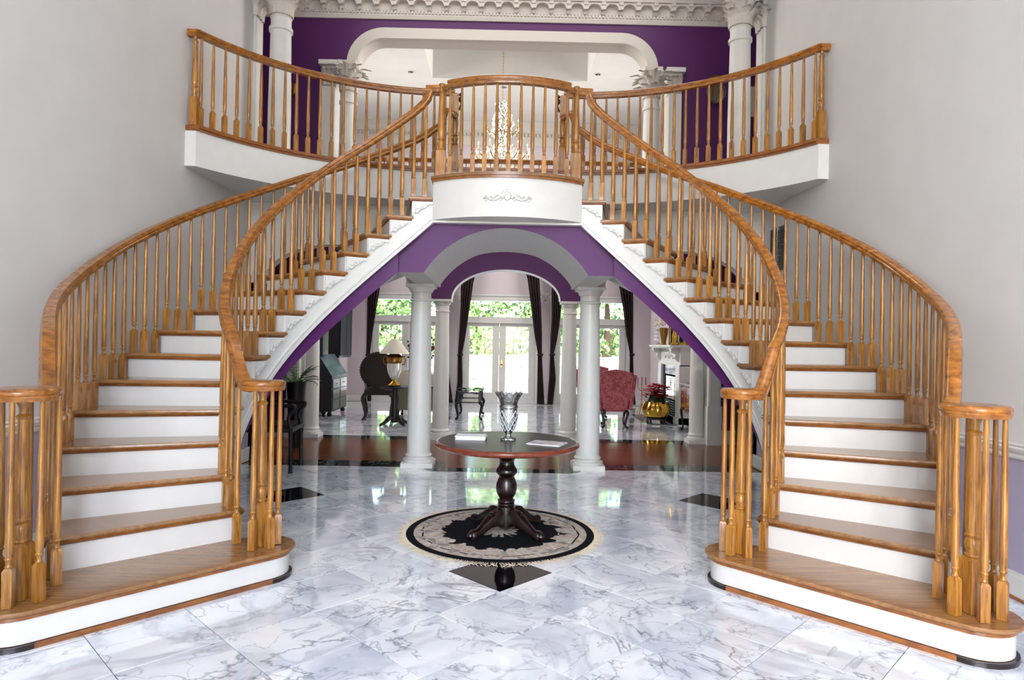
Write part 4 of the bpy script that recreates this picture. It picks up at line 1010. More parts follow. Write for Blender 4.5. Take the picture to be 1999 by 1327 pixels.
# ================================================================ FAR ROOM FURNITURE
def curtain(label, pts, y=16.86):
    t = thing('curtain', label, 'curtain', (0,0,0), group=None)
    m = MB(); N = 40; rows = []
    zs = []
    for (v0, a0, b0), (v1, a1, b1) in zip(pts, pts[1:]):
        n = max(2, int(abs(v1-v0)/8))
        for k in range(n): f = k/n; zs.append((v0+(v1-v0)*f, a0+(a1-a0)*f, b0+(b1-b0)*f))
    zs.append(pts[-1])
    for v, a, b in zs:
        pa, pb = P(a, v, y), P(b, v, y); z = max(.01, (pa.z+pb.z)/2); w = pb.x-pa.x; amp = min(.035, w*.11)
        rows.append([Vector((pa.x+w*k/N, y+amp*sin(k/N*pi*9)+.006*sin(k*2.1+z*4), z)) for k in range(N+1)])
    vs = [p for r in rows for p in r]; n1 = N+1
    back = [p+Vector((0, .012, 0)) for p in vs]; nb = len(vs)
    fs = [(k*n1+i, k*n1+i+1, (k+1)*n1+i+1, (k+1)*n1+i) for k in range(len(rows)-1) for i in range(N)]
    m.add(vs, fs); m.add(back, [f[::-1] for f in fs])
    m.build('drape', 'velvet', t, 60, fix=False)
    tie = min(pts[1:-1], key=lambda q: q[2]-q[1]); pa, pb = P(tie[1], tie[0], y), P(tie[2], tie[0], y)
    m = MB(); c = (pa+pb)/2; w = (pb-pa).length/2+.012
    m.tube([Vector((c.x+w*cos(q*pi/8), y+.045*sin(q*pi/8), c.z+.01*cos(q*pi/8))) for q in range(17)], .016, 6); m.sphere((c.x+w*.8, y-.05, c.z), .035, 8, 6)
    m.build('tieback', 'velvet', t)
    return t
curtain('dark burgundy curtain left of the middle french doors, seen beside the rear left column', [(500, 905, 938), (550, 900, 924), (600, 899, 917), (660, 896, 908), (692, 894, 902), (745, 893, 903), (788, 887, 901)])
curtain('dark burgundy curtain right of the middle french doors', [(500, 1018, 1052), (545, 1030, 1053), (600, 1037, 1056), (650, 1043, 1058), (692, 1050, 1058), (740, 1049, 1060), (789, 1048, 1063)])
curtain('dark burgundy curtain between the wall lamp and the rear right column', [(500, 1078, 1112), (575, 1077, 1097), (620, 1077, 1094), (660, 1075, 1088), (692, 1074, 1081), (740, 1072, 1085), (789, 1068, 1079)])
curtain('dark curtain edge peeping out just right of the rear left column', [(500, 846, 876), (600, 858, 876), (692, 862, 872), (740, 864, 878), (788, 866, 884)])
curtain('grey-brown curtain left of the left french doors above the round-backed chair', [(520, 717, 748), (570, 718, 740), (600, 717, 735), (650, 716, 727), (692, 715, 722), (740, 714, 726), (788, 710, 724)])
curtain('dark burgundy curtain right of the red wing chair', [(500, 1196, 1238), (565, 1210, 1236), (600, 1216, 1236), (650, 1222, 1236), (692, 1230, 1236), (740, 1229, 1237), (790, 1231, 1241)])

def cab(m, p0, h, r=.022, out=(.03, -.03), seg=6):       # a cabriole leg from the top point down to the floor, bowed outwards
    x, y, z = p0; ox, oy = out
    pth = bez([(x, y, z), (x+ox*1.1, y+oy*1.1, z-h*.16), (x+ox*.6, y+oy*.6, z-h*.45), (x+ox*.1, y+oy*.1, z-h*.78), (x+ox*.7, y+oy*.7, z-h+.025)], 4)
    n = len(pth); m.tube(pth, [r*(1.25-.65*min(1, k/(n-4))) if k < n-2 else r*.9 for k in range(n)], seg)
    m.sphere((x+ox*.9, y+oy*.9, z-h+.028), .028, 8, 6)
def feet(u, v, z=0):
    d = P(u, v, 10); w = d-Vector((CAMX, 0, CAMZ)); k = (z-CAMZ)/w.z; return Vector((CAMX+w.x*k, w.y*k, z))
# secretary desk against the left wall, front towards +x
def secretary():
    t = thing('secretary_desk', 'black lacquer slant-front secretary desk standing by the far left wall', 'desk', (XL+.01, 13.35, 0))
    D, Wd = .56, 1.25          # depth in x, width in y
    m = MB(); m.box(.02, D, 0, Wd, .10, .80); m.build('carcass', 'blackwood', t, 0)
    m = MB(); m.rings([[Vector((x, y, z)) for x, z in ((.02, .80), (D, .80), (D-.0, .83), (.28, 1.26), (.02, 1.26))] for y in (0, Wd)]); m.build('slant_lid', 'blackwood', t, 0)
    for k in range(3):
        for q in range(2):
            z0 = .14+k*.215; dr = MB().box(D, D+.016, .05+q*.59, .05+q*.59+.54, z0, z0+.19).build('drawer', mat('greyish_lacquer_%d%d' % (k, q), lin(40,42,48), .3, coat=.3), t, 0)
            MB().sphere((D+.025, .32+q*.59, z0+.095), .014, 8, 6).build('knob', 'brass', dr)
    for y in (.08, Wd-.08):
        for x in (.08, D-.06): MB().lathe([(.03, 0), (.05, .02), (.055, .05), (.03, .085), (.04, .1)], (x, y, 0), 12).build('foot', 'blackwood', t)
    m = MB(); m.box(.02, .36, 0, .42, 1.26, 2.36); m.box(.0, .39, -.02, .44, 2.36, 2.44); m.build('upper_cabinet', 'blackwood', t, 0)
    c = thing('wall_cabinet', 'black panelled cabinet hung on the far left wall beyond the desk', 'cabinet', (XL, 14.95, 1.16))
    m = MB(); m.box(.002, .30, 0, 1.15, 0, 1.35); m.build('carcass', 'blackwood', c, 0)
    for q in range(2): m = MB(); m.box(.30, .32, .03+q*.56, .03+q*.56+.53, .05, 1.3); m.build('door', mat('dark_door_panel%d' % q, lin(26,26,32), .6, spec=.2), c, 0)
secretary()
def balloon_chair():
    p = feet(720, 822); yb = p.y
    q = P(737, 718, yb); c = Vector((q.x, yb+.12, 0))
    t = thing('round_back_armchair', 'dark leather armchair with a big round nail-studded back', 'chair', (c.x, c.y, 0), radians(8))
    sc = .36
    m = MB(); m.lathe([(0, -.04), (sc-.02, -.04), (sc, -.02), (sc, .02), (sc-.03, .05), (.2, .07), (0, .075)], (0,0,0), 36, Matrix.Translation((0, 0, .99)) @ Matrix.Rotation(radians(84), 4, 'X')); m.build('round_back', 'leather', t)
    m = MB()
    for k in range(44): a = 2*pi*k/44; m.sphere(((sc)*cos(a), -.03, .99+sc*sin(a)), .011, 6, 4)
    m.build('nail_heads', 'mahog', t, 40, kind='stuff')
    m = MB(); m.box(-.27, .27, -.02, .52, .50, .60); m.sphere((0, .26, .60), .27, 16, 8, (1, 1, .22)); m.build('seat', 'leather', t, 40)
    for s in (-1, 1):
        m = MB(); m.tube(bez([(s*.26, .02, .84), (s*.31, .2, .85), (s*.31, .42, .83), (s*.28, .45, .7), (s*.26, .44, .58)], 5), .022, 8); m.build('armrest', 'mahog', t)
        for y in (.02, .48): m = MB(); cab(m, (s*.24, y, .52), .52, .042, (s*.05, -.04 if y < .2 else .04)); m.build('leg', 'mahog', t)
balloon_chair()
def lamp_table():
    p = feet(768, 832); t = thing('pedestal_side_table', 'small black pedestal table under the ivory-shaded lamp', 'table', (p.x, p.y+.1, 0))
    m = MB(); zt = P(760, 754, p.y).z
    m.lathe([(0, zt-.03), (.26, zt-.03), (.28, zt-.015), (.27, zt), (0, zt)], seg=28); m.build('tabletop', 'blackwood', t)
    m = MB(); m.lathe([(.06, zt-.03), (.05, zt-.1), (.075, zt-.25), (.055, .3), (.085, .2), (.07, .08), (.05, .06)], seg=18); m.build('column', 'blackwood', t)
    for k in range(4):
        a = pi/4+k*pi/2; m = MB(); m.tube(bez([(0, 0, .16), (.12*cos(a), .12*sin(a), .15), (.22*cos(a), .22*sin(a), .07), (.31*cos(a), .31*sin(a), .035)], 5), [.045-.0012*k2 for k2 in range(16)], 8); m.build('leg', 'blackwood', t)
    y = p.y+.1
    l = thing('table_lamp', 'table lamp with an ivory coolie shade and ornate brass and crystal base', 'lamp', (p.x-.02, y, zt))
    k = y/F
    s0 = P(760, 690, y); s1 = P(760, 661, y); h0, h1 = s0.z-zt, s1.z-zt
    m = MB(); m.lathe([(30*k, h0), (29.5*k, h0), (6*k, h1), (6.6*k, h1), (30*k, h0)], seg=32); m.build('lamp_shade', 'shade', l, 30, fix=False)
    m = MB(); m.lathe([(.0, .0), (.11, .0), (.13, .02), (.09, .05), (.05, .09), (.04, .11), (.05, .12)], seg=20); m.build('brass_foot', 'brass', l)
    m = MB(); rs = []
    for r, z in ((.03, .11), (.07, .16), (.11, .26), (.125, .36), (.12, .42), (.05, .44)): rs.append([Vector((r*(1+.12*cos(10*2*pi*q/40))*cos(2*pi*q/40), r*(1+.12*cos(10*2*pi*q/40))*sin(2*pi*q/40), z)) for q in range(40)])
    m.rings(rs); m.build('crystal_font', mat('crystal_white', lin(230,230,226), .1, .3), l, 30)
    m = MB(); m.lathe([(.12, .42), (.15, .45), (.155, .52), (.12, .58), (.05, .62), (.02, .64), (.012, h1), (.012, h1+.01), (.022, h1+.03), (0, h1+.05)], seg=20)
    for s in (-1, 1): m.tube(bez([(s*.13, 0, .55), (s*.2, 0, .53), (s*.19, 0, .42), (s*.14, 0, .4)], 5), .012, 6)
    m.build('brass_collar', 'gilt', l)
lamp_table()
def settee():
    p = feet(790, 822); y = p.y+.55; x0 = P(768, 780, y).x
    t = thing('settee', 'olive damask settee with a cream back, half hidden by the left front column', 'sofa', (x0, y, 0))
    z1 = P(780, 756, y).z; z0 = P(780, 800, y).z
    m = MB(); m.box(0, .95, 0, .62, z0, z1); m.build('side_panel', 'green_damask', t, 0)
    m = MB(); m.box(-.01, .96, -.015, .63, z1, z1+.02); m.build('top_rail', 'blackwood', t, 0)
    m = MB(); pr = []
    for k in range(13): a = pi*k/12; pr.append((.42-.48*cos(a), z1+.02+.36*sin(a)**.8))
    m.rings([[Vector((x, y_, z)) for x, z in pr] for y_ in (.08, .14, .46, .52)]); m.build('cushion', 'cream', t, 60)
    for x in (.1, .5, .88): 
        for yy in (.06, .56): m = MB(); cab(m, (x, yy, z0), z0, .022, (0, -.02)); m.build('leg', 'blackwood', t)
settee()
def side_table_black():
    a = feet(889, 820); b = feet(941, 820); y = a.y; cx = (a.x+b.x)/2; hw = (b.x-a.x)/2; zt = P(915, 763, y).z; D = feet(897, 808).y-y
    t = thing('glass_top_side_table', 'black carved side table with a glass top before the middle french doors', 'table', (cx, y+D/2, 0))
    d = D/2
    for sx in (-1, 1):
        for sy in (-1, 1):
            m = MB(); cab(m, (sx*(hw-.05), sy*(d-.04), zt-.23), zt-.23, .032, (sx*.04, sy*.03)); m.tube([(sx*(hw-.05), sy*(d-.04), zt-.24), (sx*(hw-.05), sy*(d-.04), zt-.03)], .028, 6); m.build('leg', 'blackwood', t)
    for nm, z in (('top_frame', zt-.05), ('lower_frame', zt-.245)):
        m = MB()
        for sy in (-1, 1): m.box(-hw+.03, hw-.03, sy*(d-.04)-.012, sy*(d-.04)+.012, z, z+.024)
        for sx in (-1, 1): m.box(sx*(hw-.05)-.012, sx*(hw-.05)+.012, -d+.03, d-.03, z, z+.024)
        if nm == 'top_frame':
            for sx in (-1, 1): m.tube(bez([(sx*(hw-.02), -d, z+.04), (sx*(hw-.12), -d, z+.0), (sx*(hw-.2), -d+.01, z+.02), (sx*.05, -d+.01, z+.012)], 5), .014, 6)
        m.build(nm, 'blackwood', t)
    MB().box(-hw-.01, hw+.01, -d-.01, d+.01, zt-.012, zt).build('glass_top', 'tableglass', t, 0)
    for sx in (-1, 1): m = MB(); m.tube(bez([(sx*(hw-.0), -d*.5, zt+.01), (sx*(hw-.1), -d*.5, zt+.035), (sx*(hw-.2), -d*.5, zt+.012)], 5), .014, 6); m.build('carved_corner', 'blackwood', t)
side_table_black()
def wing(label, u0, u1, vt, vb, yv, rz):
    a = feet((u0+u1)/2, vb); y = a.y; k = y/F; w = (u1-u0)*k/2; H = P((u0+u1)/2, vt, y).z
    t = thing('wing_armchair', label, 'chair', (P((u0+u1)/2, vb, y).x, y+.35, 0), rz, 'red wing chairs by the fireplace')
    zs = .36
    def outline(f):       # camel back, tapering to the seat
        pts = []
        for q in range(13): x = -1+q/6; z = H-.075+.075*(1-abs(x)**1.0)**.6*1.0 if abs(x) < .98 else H-.06; pts.append((x*w*f, z))
        return [( -w*.72*f, zs)]+pts+[(w*.72*f, zs)]
    m = MB(); n = 15; A = outline(1); B = outline(.96)
    m.rings([[Vector((x, -.33+(z-zs)*-.10, z)) for x, z in B], [Vector((x, -.30+(z-zs)*-.10, z)) for x, z in A], [Vector((x, -.24+(z-zs)*-.10, z)) for x, z in A], [Vector((x, -.22+(z-zs)*-.10, z)) for x, z in B]]); m.build('backrest', 'red', t, 30)
    for s in (-1, 1):
        m = MB(); o = [(-.28, zs), (-.32, H-.10), (-.20, H-.12), (-.12, H-.25), (-.08, .72), (.28, .68), (.33, .62), (.30, zs)]
        m.rings([[Vector((s*(w*.80+dx+(z-zs)*.12), yy, z)) for yy, z in o] for dx in (0, .07)]); m.tube([(s*(w*.84+.06), -.08, .70), (s*(w*.84+.07), .31, .66)], .055, 10); m.build('wing_and_arm', 'red', t, 30)
    m = MB(); m.box(-w*.76, w*.76, -.26, .32, zs-.04, zs+.06); m.box(-w*.74, w*.74, -.22, .34, zs+.06, zs+.16); m.build('seat', 'red', t, 0)
    for s in (-1, 1):
        m = MB(); cab(m, (s*w*.62, .26, zs), zs, .028, (s*.03, .05)); m.build('leg', 'mahog', t); m = MB(); cab(m, (s*w*.62, -.24, zs), zs, .028, (s*.04, -.05)); m.build('leg', 'mahog', t)
wing('red damask wing chair seen from behind, right of the front right column', 1172, 1237, 721, 838, 0, radians(-6))
wing('red damask wing chair farther back, half hidden by the front right column', 1136, 1194, 712, 822, 0, radians(-14))
def fireplace():
    x = XR; y0, y1 = 12.95, 14.75; t = thing('fireplace', 'white carved fireplace mantel with black surround on the right wall', 'fireplace', (x, (y0+y1)/2, 0)); L = (y1-y0)/2
    zt = P(1290, 673, 13.8).z; dx = -.30
    m = MB(); m.box(dx-.22, 0, -L-.06, L+.06, zt-.04, zt); m.box(dx-.17, 0, -L-.02, L+.02, zt-.07, zt-.04); m.build('mantel_shelf', 'white', t, 0)
    m = MB(); m.box(dx, 0, -L, L, zt-.42, zt-.07); m.build('frieze', 'white', t, 0)
    for s in (-1, 1):
        m = MB(); m.box(dx-.02, 0, s*L-(.28 if s > 0 else 0), s*L+(.28 if s < 0 else 0), 0, zt-.4); m.box(dx-.05, 0, s*L-(.3 if s > 0 else 0), s*L+(.3 if s < 0 else 0), 0, .14); m.build('pilaster', 'white', t, 0)
        m = MB(); yy = s*(L-.14); m.rings([[Vector((dx-a, yy+w, zt-.07-b)) for a, b in ((0,0),(.18,0),(.17,.06),(.08,.11),(.09,.18),(.03,.25),(0,.27))] for w in (-.06, .06)]); m.build('corbel', 'white', t, 0)
    m = MB(); 
    for k in range(5): a = pi*k/4; m.sphere((dx-.01, .05*cos(a), zt-.25+.06*sin(a)), .03, 8, 5, (.5, .7, 1.2))
    for s in (-1, 1): m.tube(bez([(dx-.01, s*.08, zt-.24), (dx-.01, s*.2, zt-.2), (dx-.01, s*.3, zt-.27), (dx-.01, s*.42, zt-.24)], 5), .016, 6)
    m.build('carved_crest', 'white', t)
    m = MB(); m.box(dx+.03, 0, -L+.28, -L+.45, 0, zt-.42); m.box(dx+.03, 0, L-.45, L-.28, 0, zt-.42); m.box(dx+.03, 0, -L+.45, L-.45, zt-.62, zt-.42); m.build('black_marble_slips', 'blackmarble', t, 0)
    m = MB(); m.box(-.05, .12, -L+.45, L-.45, 0, zt-.62); m.build('firebox', 'blackiron', t, 0)
    MB().box(dx+.04, dx+.05, -L+.5, L-.5, .45, zt-.66).build('glass_screen', 'mirror', t, 0)
    m = MB()
    for k in range(7): m.box(dx+.02, dx+.045, -L+.5, L-.5, .1+k*.05, .125+k*.05)
    m.build('louvres', 'grille', t, 0)
    m = MB(); m.prism([(dx-.62, -L+.1), (dx-.62, L-.1), (0, L+.15), (0, -L-.15)], 0, .02); m.build('hearth_slab', 'blackmarble', t, 0)
    # things on the mantel
    ym = (y0+y1)/2; xm = x+dx-.02
    g = thing('gilt_mirror', 'small gilt-framed mirror standing on the mantel', 'mirror', (x-.16, ym-.1, zt), radians(14))
    m = MB(); m.box(-.02, .0, -.34, .34, 0, .06); m.box(-.02, 0, -.34, .34, .70, .76); m.box(-.02, 0, -.34, -.28, .06, .7); m.box(-.02, 0, .28, .34, .06, .7); m.build('frame', 'brass', g, 0)
    MB().box(-.014, -.006, -.28, .28, .06, .70).build('mirror_glass', 'mirror', g, 0)
    v = thing('flower_urn', 'dark bronze urn of white flowers on the left end of the mantel', 'vase', (xm+.02, ym+.5, zt))
    MB().lathe([(.0, 0), (.07, 0), (.05, .03), (.06, .1), (.09, .25), (.10, .36), (.07, .38), (0, .38)], seg=16).build('urn', 'gilt', v)
    m = MB(); random.seed(9)
    for k in range(60): a = random.uniform(0, 2*pi); r = random.uniform(.02, .2); m.sphere((r*cos(a), r*sin(a), .42+random.uniform(0, .3)), .025, 6, 4)
    m.build('blossoms', 'cream', v, 40, fix=False, kind='stuff')
    c = thing('crystal_girandole', 'crystal candle lustre at the far end of the mantel', 'candle holder', (xm-.02, ym+.84, zt))
    m = MB(); m.lathe([(.0, 0), (.06, 0), (.05, .02), (.015, .05), (.02, .2), (.015, .3), (.05, .33), (.02, .36), (.02, .42), (0, .45)], seg=12); m.build('stem', 'crystal', c)
    m = MB()
    for k in range(50): a = 2*pi*k/10; z = .12+.08*(k//10); r = .09; m.lathe([(0, -.03), (.008, 0), (0, .015)], (r*cos(a), r*sin(a), z), 5)
    m.build('lustres', mat('lustre_glass', lin(236,238,236), .08, .3), c, 0, kind='stuff')
    f = thing('brass_figurine', 'brass figurine on the right end of the mantel', 'figurine', (xm+.02, ym-.42, zt))
    MB().lathe([(.0, 0), (.07, 0), (.07, .03), (.04, .05), (.05, .12), (.055, .2), (.03, .27), (.035, .31), (.025, .36), (0, .38)], seg=14).build('figure', 'brass', f)
    MB().box(-.08, .08, -.08, .08, -.0, .012).build('plinth', 'blackwood', f, 0)
fireplace()
def planter():
    y = 13.15; p = P(1281, 800, y); t = thing('brass_planter', 'lobed brass planter with red poinsettias on a dark stand by the hearth', 'planter', (p.x, y, 0))
    zb, zt = P(1281, 815, y).z, P(1281, 783, y).z; R = 26*y/F
    m = MB(); rs = []
    for r, z in ((.45, zb), (.8, zb+.03), (1.0, zb+.12), (1.0, zb+.2), (.85, zt-.04), (.8, zt-.01), (.84, zt)): rs.append([Vector((R*r*(1+.07*abs(cos(4*2*pi*q/48)))*cos(2*pi*q/48), R*r*(1+.07*abs(cos(4*2*pi*q/48)))*sin(2*pi*q/48), z)) for q in range(48)])
    m.rings(rs); m.build('brass_bowl', 'brass', t, 40)
    m = MB(); m.lathe([(R*.7, zb-.03), (R*.75, zb-.03), (R*.75, zb), (R*.5, zb+.01)], seg=20)
    for k in range(4): a = pi/4+k*pi/2; cab(m, (R*.65*cos(a), R*.65*sin(a), zb-.02), max(.06, zb-.02), .018, (.03*cos(a), .03*sin(a)))
    m.build('stand', 'blackiron', t)
    m = MB(); random.seed(4); lf = MB()
    for k in range(90):
        a = random.uniform(0, 2*pi); r = random.uniform(0, R*.95); c = Vector((r*cos(a), r*sin(a), zt+.14+random.uniform(0, .22)-r*.2))
        for q in range(6):
            b = q*pi/3+k; d = Vector((cos(b), sin(b), .15)); e = Vector((-sin(b), cos(b), 0)); m.add([c, c+d*.05+e*.034, c+d*.12, c+d*.05-e*.034], [(0,1,2,3)])
    for k in range(60):
        a = random.uniform(0, 2*pi); r = random.uniform(R*.3, R*1.02); c = Vector((r*cos(a), r*sin(a), zt+random.uniform(-.0, .14))); b = a+random.uniform(-1, 1); d = Vector((cos(b), sin(b), -.2)); e = Vector((-sin(b), cos(b), 0)); lf.add([c, c+d*.05+e*.03, c+d*.11, c+d*.05-e*.03], [(0,1,2,3)])
    m.build('red_bracts', 'poin', t, 0, fix=False, kind='stuff'); lf.build('leaves', 'darkleaf', t, 0, fix=False, kind='stuff')
    m = MB(); m.lathe([(0, zt-.02), (R*.7, zt-.02), (R*.5, zt+.12), (0, zt+.14)], seg=16); m.build('soil_and_stems', 'darkleaf', t)
planter()
def candelabrum():
    p = feet(1252, 808); t = thing('floor_candelabrum', 'slender brass floor candelabrum left of the fireplace', 'candle holder', (p.x, p.y, 0)); H = P(1252, 752, p.y).z; H2 = P(1252, 737, p.y).z
    m = MB(); m.tube([(0,0,.2), (0,0,H)], .011, 8)
    for k in range(3): a = k*2*pi/3; m.tube(bez([(0,0,.25), (.05*cos(a), .05*sin(a), .15), (.12*cos(a), .12*sin(a), .06), (.16*cos(a), .16*sin(a), .01)], 5), .011, 6)
    m.build('stand', 'brass', t)
    for k, dx in enumerate((-.09, 0, .09)):
        m = MB(); m.tube(bez([(0, 0, H-.12), (dx*.6, 0, H-.1), (dx, 0, H-.05), (dx, 0, H)], 4), .007, 6); m.lathe([(.0, 0), (.022, .01), (.018, .02), (0, .02)], (dx, 0, H), 8); m.build('branch', 'brass', t)
        MB().lathe([(.010, 0), (.010, H2-H-.02), (0, H2-H)], (dx, 0, H+.02), 8).build('candle', 'rose', t)
candelabrum()
def lowboy():
    y0 = feet(1351, 852).y; y1 = y0+.85; x = 3.30
    t = thing('carved_side_chest', 'small carved mahogany chest on cabriole legs against the right wall', 'chest', (x, y0+.03, 0)); zt = P(1350, 752, y0).z; zb = P(1350, 805, y0).z
    m = MB(); m.box(0, .42, 0, .8, zb, zt-.03); m.build('carcass', 'mahog', t, 0); m = MB(); m.box(-.02, .44, -.02, .82, zt-.03, zt); m.build('top', 'mahog', t, 0)
    for q in range(2):
        d = MB().box(-.014, 0, .05+q*.36, .05+q*.36+.33, zb+.04, zt-.07).build('drawer', 'redwood', t, 0); MB().sphere((-.025, .21+q*.36, (zb+zt)/2), .016, 8, 6).build('knob', 'brass', d)
    m = MB(); m.sphere((-.0, .4, zb), .1, 12, 6, (.2, 1.6, .6)); m.build('carved_apron', 'redwood', t)
    for xx in (.04, .38):
        for yy in (.05, .75): m = MB(); cab(m, (xx, yy, zb+.02), zb+.02, .028, (-.03 if xx < .2 else .01, -.03 if yy < .4 else .03)); m.build('leg', 'mahog', t)
lowboy()
def blackchair():
    a = feet(566, 924); b = feet(590, 908)
    t = thing('black_armchair', 'black carved armchair behind the left starting newel', 'chair', (a.x-.25, a.y+.0, 0), radians(4))
    zs = P(575, 836, a.y).z; za = P(575, 792, a.y).z; D = .52
    m = MB(); m.box(-.35, .27, -.02, D, zs-.05, zs); m.build('seat_frame', 'blackwood', t, 0); m = MB(); m.box(-.31, .22, .02, D-.04, zs, zs+.035); m.build('seat_cushion', 'leather', t, 0)
    for yy in (0, D-.02):
        m = MB(); m.tube([(.25, yy, 0), (.25, yy, .03), (.245, yy, zs)], [.028, .022, .026], 8); m.build('leg', 'blackwood', t); m = MB(); m.tube([(-.36, yy, 0), (-.34, yy, zs), (-.40, yy, za+.4)], .024, 8); m.build('leg', 'blackwood', t)
        m = MB(); m.tube(bez([(-.36, yy, za), (-.1, yy, za+.01), (.18, yy, za-.005), (.26, yy, za+.0), (.29, yy, za-.03), (.22, yy, (za+zs)/2), (.24, yy, zs)], 5), .022, 8); m.build('armrest', 'blackwood', t)
    m = MB(); m.box(-.41, -.37, 0, D, zs+.2, za+.4); m.build('backrest', 'blackwood', t, 0)
blackchair()
def palm(name, label, loc, h, n, L, potr, mt='leaf', seed=1, pot='blackwood'):
    t = thing(name, label, 'plant', loc); random.seed(seed)
    MB().lathe([(0, 0), (potr*.7, 0), (potr, h*.9), (potr*1.08, h), (potr*.9, h), (potr*.85, h*.92), (0, h*.92)], seg=18).build('pot', pot, t)
    m = MB()
    for k in range(n):
        a = random.uniform(0, 2*pi); el = random.uniform(.5, 1.3); l = L*random.uniform(.6, 1); p = Vector((0, 0, h*.9)); d = Vector((cos(a)*cos(el), sin(a)*cos(el), sin(el))); pts = []
        for q in range(9): pts.append(p.copy()); p = p+d*(l/8); d = (d+Vector((0, 0, -.16))).normalized()
        m.tube(pts, [.005]*9, 4)
        for q in range(2, 9):
            for s in (-1, 1):
                sd = Vector((-sin(a), cos(a), 0))*s; b = pts[q]; tip = b+sd*l*.16+(pts[q]-pts[q-1])*1.1+Vector((0, 0, -l*.06)); w = (pts[q]-pts[q-1])*.16; m.add([b-w, b+w, tip], [(0,1,2)])
    m.build('fronds', mt, t, 0, fix=False)
    return t
q = P(578, 790, 9.6); palm('potted_palm', 'potted palm in the hall, seen above the left starting newel', (q.x, 9.6, 0), .95, 26, .5, .13, 'leaf', 2)
# right hall console with flowers
q = P(1452, 858, 9.9)
t = thing('console_table', 'dark console table against the purple hall wall, glimpsed through the right railing', 'table', (3.85, 9.9, 0))
m = MB(); m.box(-.3, .5, -.2, .2, .74, .78); m.build('tabletop', 'mahog', t, 0)
for sx in (-.26, .46):
    for sy in (-.16, .16): m = MB(); cab(m, (sx, sy, .74), .74, .024, (.02, .02)); m.build('leg', 'mahog', t)
v = thing('flower_vase', 'silver vase of pale flowers on the hall console', 'vase', (3.85, 9.86, .78)); MB().lathe([(0, 0), (.05, 0), (.03, .03), (.06, .12), (.03, .2), (.04, .22), (0, .22)], seg=14).build('silver_vase', 'chrome', v)
m = MB(); random.seed(8)
for k in range(40): a = random.uniform(0, 2*pi); r = random.uniform(0, .14); m.sphere((r*cos(a), r*sin(a), .25+random.uniform(0, .2)), .022, 6, 4)
m.build('blossoms', 'cream', v, 40, fix=False, kind='stuff')
# wall sconce by the middle doors
q = P(1065, 576, 17.0); t = thing('wall_sconce', 'white plaster wall sconce right of the middle french doors', 'wall lamp', (q.x, YF-.002, q.z))
m = MB(); m.lathe([(.0, -.12), (.02, -.11), (.05, -.05), (.12, 0), (.17, .04), (.165, .05), (0, .05)], seg=20); m.build('plaster_bowl', 'white', t); MB().sphere((0, 0, -.13), .025, 8, 6).build('finial', 'brass', t)
for o in t.children: o.scale = (1, .5, 1)
# roses climbing by the left french doors
for k, (u, v, lab) in enumerate(((802, 678, 'dark red rose spray hanging left of the front left column'), (842, 680, 'dark red rose spray in the gap between the two left columns'))):
    q = P(u, v, YF-.05); t = thing('rose_spray', lab, 'flowers', (q.x, YF-.05, q.z)); random.seed(20+k)
    m = MB(); m.tube(bez([(0,0,.35), (.04,0,.15), (0,0,-.1), (.02,0,-.4)], 5), .006, 5); m.build('stem', 'darkleaf', t)
    m = MB()
    for j in range(7): m.sphere((random.uniform(-.05, .05), random.uniform(-.04, .04), random.uniform(-.08, .05)), .045, 8, 5)
    m.build('blooms', 'rose', t)
    m = MB()
    for j in range(18): c = Vector((random.uniform(-.08, .08), 0, random.uniform(-.3, .35))); m.add([c, c+Vector((.03,0,.03)), c+Vector((.0,.01,.07)), c+Vector((-.03,0,.03))], [(0,1,2,3)])
    m.build('leaves', 'darkleaf', t, 0, fix=False, kind='stuff')
# vent grille on the right foyer wall above the stairs
def onwall(u, v, xw):
    d = P(u, v, 10); w = d-Vector((CAMX, 0, CAMZ)); k = (xw-CAMX)/w.x; return Vector((xw, w.y*k, CAMZ+w.z*k))
a, b = onwall(1534, 525, WX), onwall(1506, 450, WX); 
t = thing('air_return_grille', 'dark slatted air grille on the right wall above the stair', 'vent', (WX, a.y, a.z)); Lg = abs(b.y-a.y); Hg = abs(b.z-a.z)*1.0
m = MB(); m.box(-.012, .0, 0, Lg, 0, Hg); m.build('grille_plate', 'grille', t, 0)
n = 22
sl = MB().box(-.02, -.010, .02, Lg-.02, 0, Hg/n*.45).mesh('slat', 'grille', 0)
for k in range(1, n-1): link(sl, 'slat', t, (0, 0, k*Hg/n))
m = MB(); m.box(-.022, 0, Lg*.49, Lg*.51, 0, Hg); m.build('mullion', 'chrome', t, 0)
# upstairs bits
q = P(1400, 178, 10.4); t = thing('hanging_wreath_sconce', 'dim wire and crystal wall sconce right of the upstairs arch', 'wall lamp', (q.x, 10.5, q.z)); m = MB(); random.seed(6)
for k in range(16):
    a = random.uniform(0, pi); pth = [Vector((.17*cos(b)*cos(a)*.9, -.06+.05*sin(a), .17*sin(b))) for b in [2*pi*z/14 for z in range(15)]]; m.tube(pth, .006, 4)
m.build('wire_basket', mat('tarnished_wire', lin(120,112,90), .5, .6), t, 0, fix=False); m = MB(); m.box(-.05, .05, .0, .10, -.05, .3); m.build('backplate', 'gilt', t, 0)
q = P(570, 170, 10.5); t = thing('oval_sconce', 'small oval brass sconce on the purple wall beside the left upstairs column', 'wall lamp', (q.x, 10.59, q.z)); m = MB(); m.sphere((0, -.02, 0), .1, 14, 8, (.6, .3, 1)); m.build('oval_plate', 'gilt', t); m = MB(); m.tube(bez([(0, -.05, -.02), (0, -.12, -.05), (0, -.14, .02)], 4), .01, 6); m.build('arm', 'brass', t)
